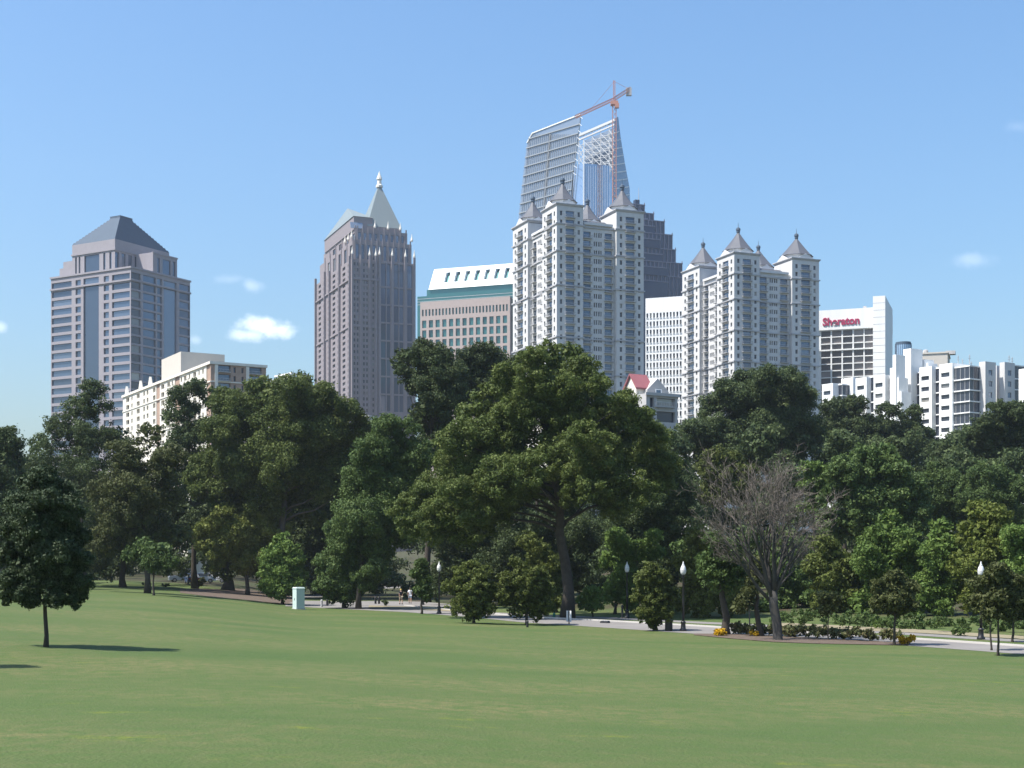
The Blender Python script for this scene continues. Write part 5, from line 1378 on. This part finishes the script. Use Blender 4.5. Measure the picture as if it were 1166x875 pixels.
# ------------------------------------------------------------------ air, light, camera
HAZE = 0.0001
if HAZE > 0:
    mb = MB(); mb.box(-900, 900, -120, 1150, -3, 330)
    m = bpy.data.materials.new('haze'); m.use_nodes = True; nt = m.node_tree; nt.nodes.clear()
    out = nt.nodes.new('ShaderNodeOutputMaterial'); pv = nt.nodes.new('ShaderNodeVolumePrincipled')
    pv.inputs['Color'].default_value = (.80, .88, 1, 1); pv.inputs['Density'].default_value = HAZE; pv.inputs['Anisotropy'].default_value = .3
    nt.links.new(pv.outputs[0], out.inputs['Volume'])
    tag(mb.build('haze', m), 'thin pale summer haze in the air', 'haze', kind='stuff')

EL, AZ = 58.0, 21.0     # sun: left of the view, a little towards the viewer
S = Vector((-math.cos(R(EL)) * math.cos(R(AZ)), -math.cos(R(EL)) * math.sin(R(AZ)), math.sin(R(EL))))
sun = bpy.data.lights.new('sun', 'SUN'); sun.energy = 4.7; sun.angle = R(.5); sun.color = (1, .95, .88)
so = bpy.data.objects.new('sun', sun); COL.objects.link(so); so.rotation_euler = S.to_track_quat('Z', 'Y').to_euler(); so.location = (-60, -20, 120)

w = bpy.data.worlds.new('World'); scene.world = w; w.use_nodes = True
nt = w.node_tree; N, K = nt.nodes, nt.links; bg = N['Background']
sky = N.new('ShaderNodeTexSky'); sky.sky_type = 'NISHITA'; sky.sun_disc = False
sky.sun_elevation = R(EL); sky.sun_rotation = math.atan2(S.x, S.y); sky.altitude = 0
sky.air_density = 1.45; sky.dust_density = 2.2; sky.ozone_density = 8.0
def math_(op, a, b=None):
    n = N.new('ShaderNodeMath'); n.operation = op
    for i, q in enumerate((a, b)):
        if q is None: continue
        if isinstance(q, (int, float)): n.inputs[i].default_value = q
        else: K.new(q, n.inputs[i])
    return n.outputs[0]
tc = N.new('ShaderNodeTexCoord'); sx = N.new('ShaderNodeSeparateXYZ'); K.new(tc.outputs['Generated'], sx.inputs[0])
yy = math_('MAXIMUM', sx.outputs[1], .05); U_ = math_('DIVIDE', sx.outputs[0], yy); W_ = math_('DIVIDE', sx.outputs[2], yy)
cv = N.new('ShaderNodeCombineXYZ'); K.new(U_, cv.inputs[0]); K.new(W_, cv.inputs[1])
nz = N.new('ShaderNodeTexNoise'); nz.inputs['Scale'].default_value = 70; nz.inputs['Detail'].default_value = 6; nz.inputs['Roughness'].default_value = .6; K.new(cv.outputs[0], nz.inputs['Vector'])
tot = None
for px, py, a, b, pk in ((296, 371, 34, 14, .85), (316, 376, 30, 13, .7), (284, 381, 30, 11, .5), (286, 326, 17, 11, .22), (262, 318, 22, 7, .10), (1108, 297, 30, 12, .16), (222, 387, 10, 7, .18), (1, 373, 9, 8, .3), (1160, 145, 22, 10, .07)):
    du = math_('DIVIDE', math_('SUBTRACT', U_, (px - CX) / F), a / F); dw = math_('DIVIDE', math_('SUBTRACT', W_, (HY - py) / F), b / F)
    r2 = math_('SQRT', math_('ADD', math_('MULTIPLY', du, du), math_('MULTIPLY', dw, dw)))
    e = math_('ADD', r2, math_('MULTIPLY', math_('SUBTRACT', nz.outputs['Fac'], .5), 1.5))
    mr = N.new('ShaderNodeMapRange'); mr.interpolation_type = 'SMOOTHSTEP'; mr.inputs[1].default_value = 1.05; mr.inputs[2].default_value = .0; mr.inputs[3].default_value = 0; mr.inputs[4].default_value = pk
    K.new(e, mr.inputs[0]); tot = mr.outputs[0] if tot is None else math_('MAXIMUM', tot, mr.outputs[0])
hs = N.new('ShaderNodeHueSaturation'); hs.inputs['Saturation'].default_value = 1.10; K.new(sky.outputs[0], hs.inputs['Color'])
mx = N.new('ShaderNodeMix'); mx.data_type = 'RGBA'; K.new(tot, mx.inputs[0]); K.new(hs.outputs[0], mx.inputs[6]); mx.inputs[7].default_value = (8.5, 9.0, 9.8, 1)
K.new(mx.outputs[2], bg.inputs['Color']); bg.inputs['Strength'].default_value = .112

cam = bpy.data.cameras.new('camera'); co = bpy.data.objects.new('camera', cam); COL.objects.link(co)
co.location = (0, 0, CAMZ); co.rotation_euler = (R(90), 0, 0)
cam.sensor_fit = 'HORIZONTAL'; cam.sensor_width = 36; cam.lens = 36 * F / 1166; cam.shift_y = (HY - 437.5) / 1166
cam.clip_start = .1; cam.clip_end = 12000
scene.camera = co
vs = scene.view_settings; vs.view_transform = 'Standard'; vs.look = 'None'; vs.gamma = 1; vs.use_curve_mapping = False; vs.exposure = 0.84
scene.render.engine = 'CYCLES'
cy = scene.cycles
cy.max_bounces = 6; cy.diffuse_bounces = 3; cy.glossy_bounces = 3; cy.transmission_bounces = 4; cy.volume_bounces = 1; cy.transparent_max_bounces = 4
cy.use_adaptive_sampling = True; cy.adaptive_threshold = .01
cy.use_denoising = True
try: cy.denoiser = 'OPENIMAGEDENOISE'
except Exception: pass
import sys; sys.stderr.write('LEAVES %d\n' % NLEAF); print('LEAVES', NLEAF)
